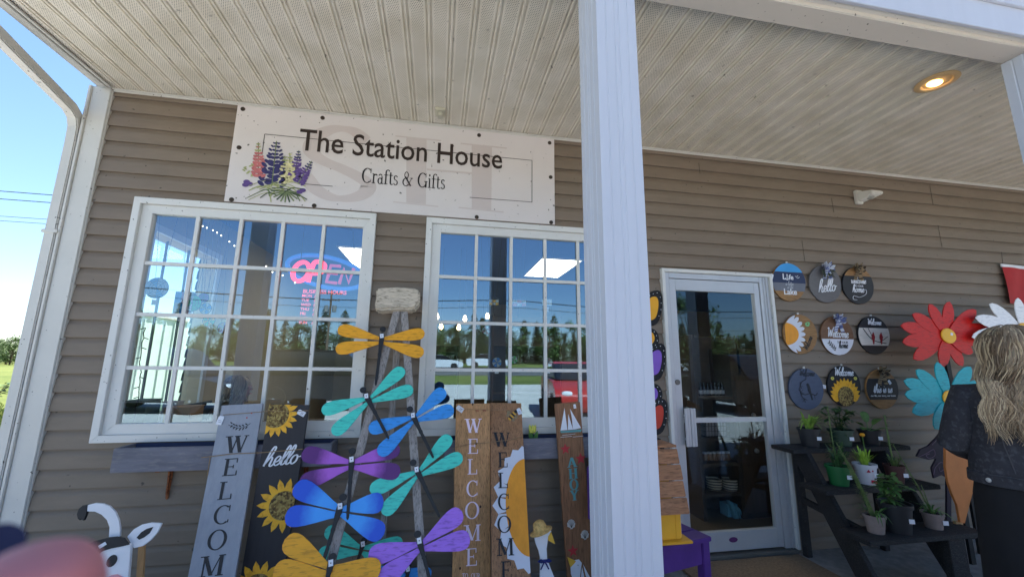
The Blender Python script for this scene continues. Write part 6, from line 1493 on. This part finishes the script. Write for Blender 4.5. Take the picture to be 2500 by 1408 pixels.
    for sg in (-1,1): sh_.ball(X(sg*.097,.06+.43*seated,.035+.38*seated),.045*k,.12*k,.036*k,14)
    sh_.build('shoes', DARK, t, smooth=True)
    return t
woman('woman from behind with long wavy blonde hair, black denim jacket and long black skirt', (2.688,-1.5,0), R(-56), 1.0, DEN, SKT, ((-.245,-.01,1.03),(-.17,.20,.96)), ((.245,-.01,1.03),(.17,.20,.96)))
woman('seated blonde woman in a pale sleeveless top, low in the left window', (-1.70,1.02,-.33), R(-84), 1.0, mat('pale_top',L(200,190,180),.8), SKT, ((-.26,.10,1.05),(-.16,.30,1.02)), ((.26,.10,1.05),(.16,.30,1.02)), .12, .26, jacket=False, seated=True)
# the photographer's own fingertip in front of the lens
def cs_(r_, u_, f_): return CAM + RT*r_ + UP*u_ + FW*f_
hd = thing('hand', 'blurred pink fingertip of the photographer over the lower left corner', 'finger', tuple(cs_(-.11,-.16,.05)))
seq = [((-.0912,-.0496,.078),.0078),((-.0917,-.0568,.078),.0116),((-.0940,-.073,.077),.0130),((-.094,-.098,.074),.0142),((-.103,-.128,.068),.0150),((-.112,-.155,.060),.020),((-.125,-.185,.050),.028),((-.15,-.235,.03),.026)]
pts = [(*cs_(*p),r) for p,r in seq]; eds = [(i,i+1) for i in range(len(seq)-1)]
for k,(o,l_) in enumerate(((-.024,.055),(-.044,.050),(-.062,.040))):
    i0 = len(pts); b_ = Vector((-.112+o,-.162-.006*k,.058)); q = [b_, b_+Vector((-.006,.022,.006)), b_+Vector((.004,.034,-.008))]
    pts += [(*cs_(*q[0]),.0105),(*cs_(*q[1]),.0095),(*cs_(*q[2]),.008)]; eds += [(6,i0),(i0,i0+1),(i0+1,i0+2)]
i0 = len(pts); pts += [(*cs_(-.098,-.19,.03),.012),(*cs_(-.085,-.175,.015),.0105)]; eds += [(6,i0),(i0,i0+1)]
skin('finger', pts, eds, mat('finger_skin', L(190,116,114), .5, var=.06, scale=60), hd, 3, root=6)
MB().tube([cs_(-.1195,-.0590,.096),cs_(-.136,-.072,.094),cs_(-.19,-.135,.08),cs_(-.23,-.20,.05)],[.004,.013,.022,.03],14).build('sleeve', mat('navy_sleeve',L(40,42,72),.8), hd, smooth=True)
# ------------------------------------------------------------ beyond the porch: trees, poles, wires, cars (also mirrored in the glass)
BARK = mat('bark', L(92,76,60), .9, var=.3, scale=12, stretch=(4,4,1), bump=.5)
def leafgreen(n_, a, b):
    ma = bpy.data.materials.new(n_); ma.use_nodes = True; n = ma.node_tree.nodes; l = ma.node_tree.links; bs = n['Principled BSDF']; bs.inputs['Roughness'].default_value = .6
    gi = n.new('ShaderNodeNewGeometry'); r = n.new('ShaderNodeValToRGB'); r.color_ramp.elements[0].color = a+(1,); r.color_ramp.elements[1].color = b+(1,)
    l.new(gi.outputs['Random Per Island'], r.inputs[0]); l.new(r.outputs[0], bs.inputs['Base Color']); return ma
CON = leafgreen('conifer_needles', (.02,.045,.018), (.055,.095,.035)); BRD = leafgreen('broad_leaves', (.05,.10,.022), (.14,.22,.055)); YGR = leafgreen('weed_leaves', (.10,.15,.03), (.30,.32,.07))
def conifer(rnd, h=9.0):
    t = thing('conifer_tree', 'x', 'tree', (0,0,0)); MB().tube([(0,0,0),(.03,0,h*.5),(0,0,h)],[.17,.10,.02],8).build('trunk', BARK, t)
    mb = MB(); z = .5
    while z < h:
        fr_ = 1-z/h; R_ = .25+2.1*fr_**.85; n = 7+int(8*fr_)
        for i in range(n):
            a = rnd.uniform(0,6.283); ln = R_*rnd.uniform(.55,1.1)
            for j in range(5):
                s_ = (j+.6)/5; p = Vector((math.cos(a)*ln*s_, math.sin(a)*ln*s_, z-.22*ln*s_+rnd.uniform(-.1,.1))); sz = .20+.30*fr_
                for q in range(3):
                    b = a+rnd.uniform(-1.1,1.1); mb.leaf(p,(math.cos(b),math.sin(b),rnd.uniform(-.5,.15)),(0,0,1),sz*rnd.uniform(.8,1.5),.16,.3,2)
        z += .30+.12*fr_
    mb.leaf((0,0,h-.3),(0,0,1),(1,0,0),.6,.12,0,2).build('crown', CON, t); return t
def broadleaf(rnd, h=7.0, spread=2.6, n=3000, lf=.28):
    t = thing('broadleaf_tree', 'x', 'tree', (0,0,0)); tm = MB(); tm.tube([(0,0,0),(.08,.05,h*.3),(-.05,.1,h*.62),(0,0,h*.85)],[.20,.15,.09,.03],9)
    cl = []
    for k in range(14):
        a = k*2.4; zz = h*rnd.uniform(.16,.93); r = spread*max(.2,1-((zz/h-.5)/.55)**2)**.5*rnd.uniform(.40,.80); c = Vector((math.cos(a)*r,math.sin(a)*r,zz)); cl.append((c,spread*rnd.uniform(.26,.46)))
        tm.tube([(0,0,h*.28+k*.02),c*.5+Vector((0,0,h*.16)),c],[.06,.04,.012],6)
    tm.build('trunk', BARK, t); mb = MB()
    for i in range(n):
        c, r = rnd.choice(cl); d = Vector((rnd.gauss(0,1),rnd.gauss(0,1),rnd.gauss(0,.8))).normalized()*r*rnd.random()**.4*rnd.uniform(.7,1.2)
        a = rnd.uniform(0,6.283); mb.leaf(c+d,(math.cos(a),math.sin(a),rnd.uniform(-.7,.5)),(0,0,1),lf*rnd.uniform(.7,1.4),lf*.62,.3,2)
    mb.build('crown', BRD, t); return t
rnd = random.Random(3)
cons = [conifer(rnd, 9.0), conifer(rnd, 8.2)]; brs = [broadleaf(rnd, 7.0), broadleaf(rnd, 6.2, 2.4, 2300)]
def place(proto, used, loc, rz, s_, label, group):
    if not used: 
        proto.location = loc; proto.rotation_euler.z = rz; proto.scale = (s_,)*3; proto['label'] = label; proto['group'] = group; return proto
    o = copy_tree(proto, loc, label, rz, s_); o['group'] = group; return o
LB1 = 'dark pointed conifer in the tree line across the road, mirrored in the windows'; LB2 = 'rounded green tree in the tree line across the road, mirrored in the windows'
u_ = [0,0]; v2 = [0,0]
tl = []
for y0_, a_, b_ in ((-72,1.6,3.0),(-90,2.0,3.6)):
    x = -66
    while x < 84: tl.append((x, y0_+rnd.uniform(-5,5))); x += rnd.uniform(a_,b_)
for i,(x,y) in enumerate(tl):
    if rnd.random() < .62:
        k = i%2; place(cons[k],u_[k],(x,y,rise(y)-.1),rnd.uniform(0,6),rnd.uniform(.75,1.2),LB1,'conifers across the road'); u_[k] = 1
    else:
        k = i%2; place(brs[k],v2[k],(x,y,rise(y)-.1),rnd.uniform(0,6),rnd.uniform(.8,1.25),LB2,'broadleaf trees across the road'); v2[k] = 1
place(brs[0],1,(19.5,-26,rise(-26)),1.2,1.0,'leafy tree on the near side of the road, mirrored in the door glass','near roadside trees')
LB3 = 'rounded bushy tree on the far edge of the meadow at the left'
for i in range(60):
    y = rnd.uniform(78,118); x = -(y+3)*rnd.uniform(.74,1.12); place(brs[i%2],1,(x,y,.1),rnd.uniform(0,6),rnd.uniform(.55,.85),LB3,'trees at the far edge of the meadow')
# shrub and weeds by the drive at the left
sh = thing('shrub', 'leafy young shrub at the edge of the drive, left of the building', 'shrub', (-11.1,9.4,-.03)); sm_ = MB(); lm = MB()
for k in range(9):
    a = rnd.uniform(0,6.28); tp = Vector((-11.1+math.cos(a)*.7, 9.4+math.sin(a)*.5, rnd.uniform(.5,1.05))); sm_.tube([(-11.1,9.4,-.03),tp],[.02,.006],5)
    for j in range(26):
        p = Vector((-11.1,9.4,-.03)).lerp(tp,rnd.uniform(.35,1)); b = rnd.uniform(0,6.28); lm.leaf(p,(math.cos(b),math.sin(b),.2),(0,0,1),.2,.09,.3,3)
sm_.build('stem', BARK, sh); lm.build('leaves', BRD, sh)
wm = MB()
for i in range(9000):
    x = rnd.uniform(-19,-5.5); y = 6.7+abs(rnd.gauss(0,1))*2.0; h_ = rnd.uniform(.12,.38)*(1.3 if y < 9 else .8)
    a = rnd.uniform(0,6.28); wm.leaf((x,y,-.04),(math.cos(a)*.4,math.sin(a)*.4,1),(math.sin(a),-math.cos(a),0),h_,.035,.25,2)
tag(wm.build('tall_weeds', YGR), kind='stuff', label='tall yellow green weeds along the edge of the drive', cat='weeds')
# wires at the left, and the utility pole across the lot with its wires
WM = mat('wire_rubber', (.02,.02,.022), .6)
for i,(z_,sg,lb) in enumerate(((9.42,0,'topmost overhead wire in the sky at the left'),(9.02,0,'second overhead wire from the top, left sky'),(8.15,0,'third overhead wire from the top, left sky'),(7.92,0,'lowest overhead wire in the left sky'))):
    tag(MB().tube([(-75+5*k,20,z_+.010*((k-9.0)**2)*.25-.012*(k-10.8)*5) for k in range(27)],.020 if i < 2 else .013,5).build('power_line', WM), lb, 'wire', 'overhead wires in the left sky')
def upole(label, x, y):
    z0 = rise(y); t = thing('utility_pole', label, 'utility pole', (x,y,z0)); MB().tube([(x,y,z0),(x,y,z0+8.6)],[.15,.10],10).build('pole', mat('pole_wood',L(110,92,76),.9,var=.25,scale=6), t)
    MB().beam((x-1.2,y,z0+8.1),(x+1.2,y,z0+8.1),.1,.12).beam((x-1.0,y,z0+7.3),(x+1.0,y,z0+7.3),.09,.11).build('crossarm', mat('pole_wood',L(110,92,76),.9), t)
    for sg in (-1,1): MB().lathe((x+sg*.45,y,z0+5.9),[(.0001,0),(.24,.02),(.24,.75),(.0001,.8)],14).build('transformer', mat('transformer_grey',L(130,132,132),.6), t, smooth=True)
    return t
p1 = upole('wooden utility pole with two transformers, mirrored in the left window', -12.6,-47.5)
copy_tree(p1,(30,-47.5,rise(-47.5)),'wooden utility pole mirrored at the right end of the right window'); copy_tree(p1,(-9.8,-58,rise(-58)),'second wooden utility pole farther back, mirrored in the left window')
for i,(dz,dx) in enumerate(((8.25,-1.1),(8.25,1.1),(7.4,-.9),(5.6,0))):
    z0 = rise(-47.5); tag(MB().tube([(-55+6*k,-47.5+dx*.2,z0+dz-.9+.004*((k*6-55-9)%43-21)**2*.45) for k in range(21)],.03,5).build('power_line', WM), 'overhead wire across the road, mirrored in the windows', 'wire', 'overhead wires across the road')
# cars
TYRE = mat('tyre', (.02,.02,.02), .8); RIM = mat('rim', L(170,172,175), .35, metal=.7); CGL = mat('car_glass', (.015,.018,.022), .05, spec=.8)
def car(label, m_, suv=False):
    t = thing('parked_car', label, 'car', (0,0,0)); f = Fr((0,0,0),(1,0,0),(0,0,1)); H_ = 1.72 if suv else 1.45
    body = smooth([(-2.2,.35),(-2.28,.62),(-2.2,.92),(-1.4,1.0),(.9,.98),(1.7,.9),(2.2,.74),(2.28,.5),(2.2,.33),(1.75,.3),(-1.75,.3)],4,True)
    MB().prism(f,body,-.9,.9).build('body',m_,t,smooth=True,bevel=.06)
    cab = [(-2.05 if suv else -1.75,.97),(-1.85 if suv else -1.15,H_-.12),(-1.5 if suv else -.8,H_),(.15,H_),(.45,H_-.06),(1.15,.97)]
    MB().prism(f,cab,-.78,.78).build('cabin',CGL,t,smooth=True,bevel=.05)
    MB().prism(f,[(-1.75 if suv else -.95,H_-.05),(-1.5 if suv else -.8,H_+.012),(.15,H_+.012),(.42,H_-.05)],-.76,.76).build('roof',m_,t,smooth=True,bevel=.03)
    for xx in (-1.42,1.42):
        for yy in (-.82,.82):
            w_ = MB().lathe((xx,yy-.1,.34),[(.2,0),(.33,.0),(.345,.03),(.345,.17),(.33,.2),(.2,.2)],22,ax=(0,1,0)).build('wheel',TYRE,t,smooth=True)
            MB().lathe((xx,yy-.09,.34),[(.0001,-.012 if yy<0 else 0),(.21,0),(.21,.18),(.0001,.18+(.012 if yy>0 else 0))],18,ax=(0,1,0)).build('rim',RIM,w_,smooth=True)
    for yy in (-.62,.62): MB().ball((2.17,yy,.70),.10,.16,.08).build('headlight',mat('headlight',L(215,215,215),.1),t,smooth=True); MB().ball((-2.2,yy,.78),.06,.15,.08).build('tail_light',mat('tail_light',(.4,.02,.02),.2),t,smooth=True)
    return t
CW_ = mat('car_white', L(215,216,218), .25, var=.02); CK = mat('car_black', (.02,.021,.024), .25, var=.02); CR = mat('car_red', (.42,.03,.03), .25, var=.02)
wc = car('white car on the road, left of two, mirrored in the right window', CW_); wc.location = (.2,-37.6,rise(-37.6)+.03)
copy_tree(wc,(5.2,-39.5,rise(-39.5)+.03),'white car on the road, right of two, mirrored in the right window',0); copy_tree(wc,(25.5,-36,rise(-36)+.03),'white car on the road mirrored in the door glass',3.14)
bk = car('black sport utility car parked facing the door, mirrored in the door glass', CK, True); bk.location = (9.6,-8.6,-.02); bk.rotation_euler.z = R(92)
copy_tree(bk,(-3.0,-10.6,-.02),'black sport utility car parked behind the photographer, mirrored low in the left window',R(5))
copy_tree(bk,(-7.6,-10.4,-.02),'black sport utility car added to darken the reflection in the lower left panes',R(8))  # extra dark car, added so its reflection lets the shop inside show
rc = car('red car parked behind the photographer, mirrored in the right window', CR); rc.location = (4.0,-8.4,-.02); rc.rotation_euler.z = R(100)
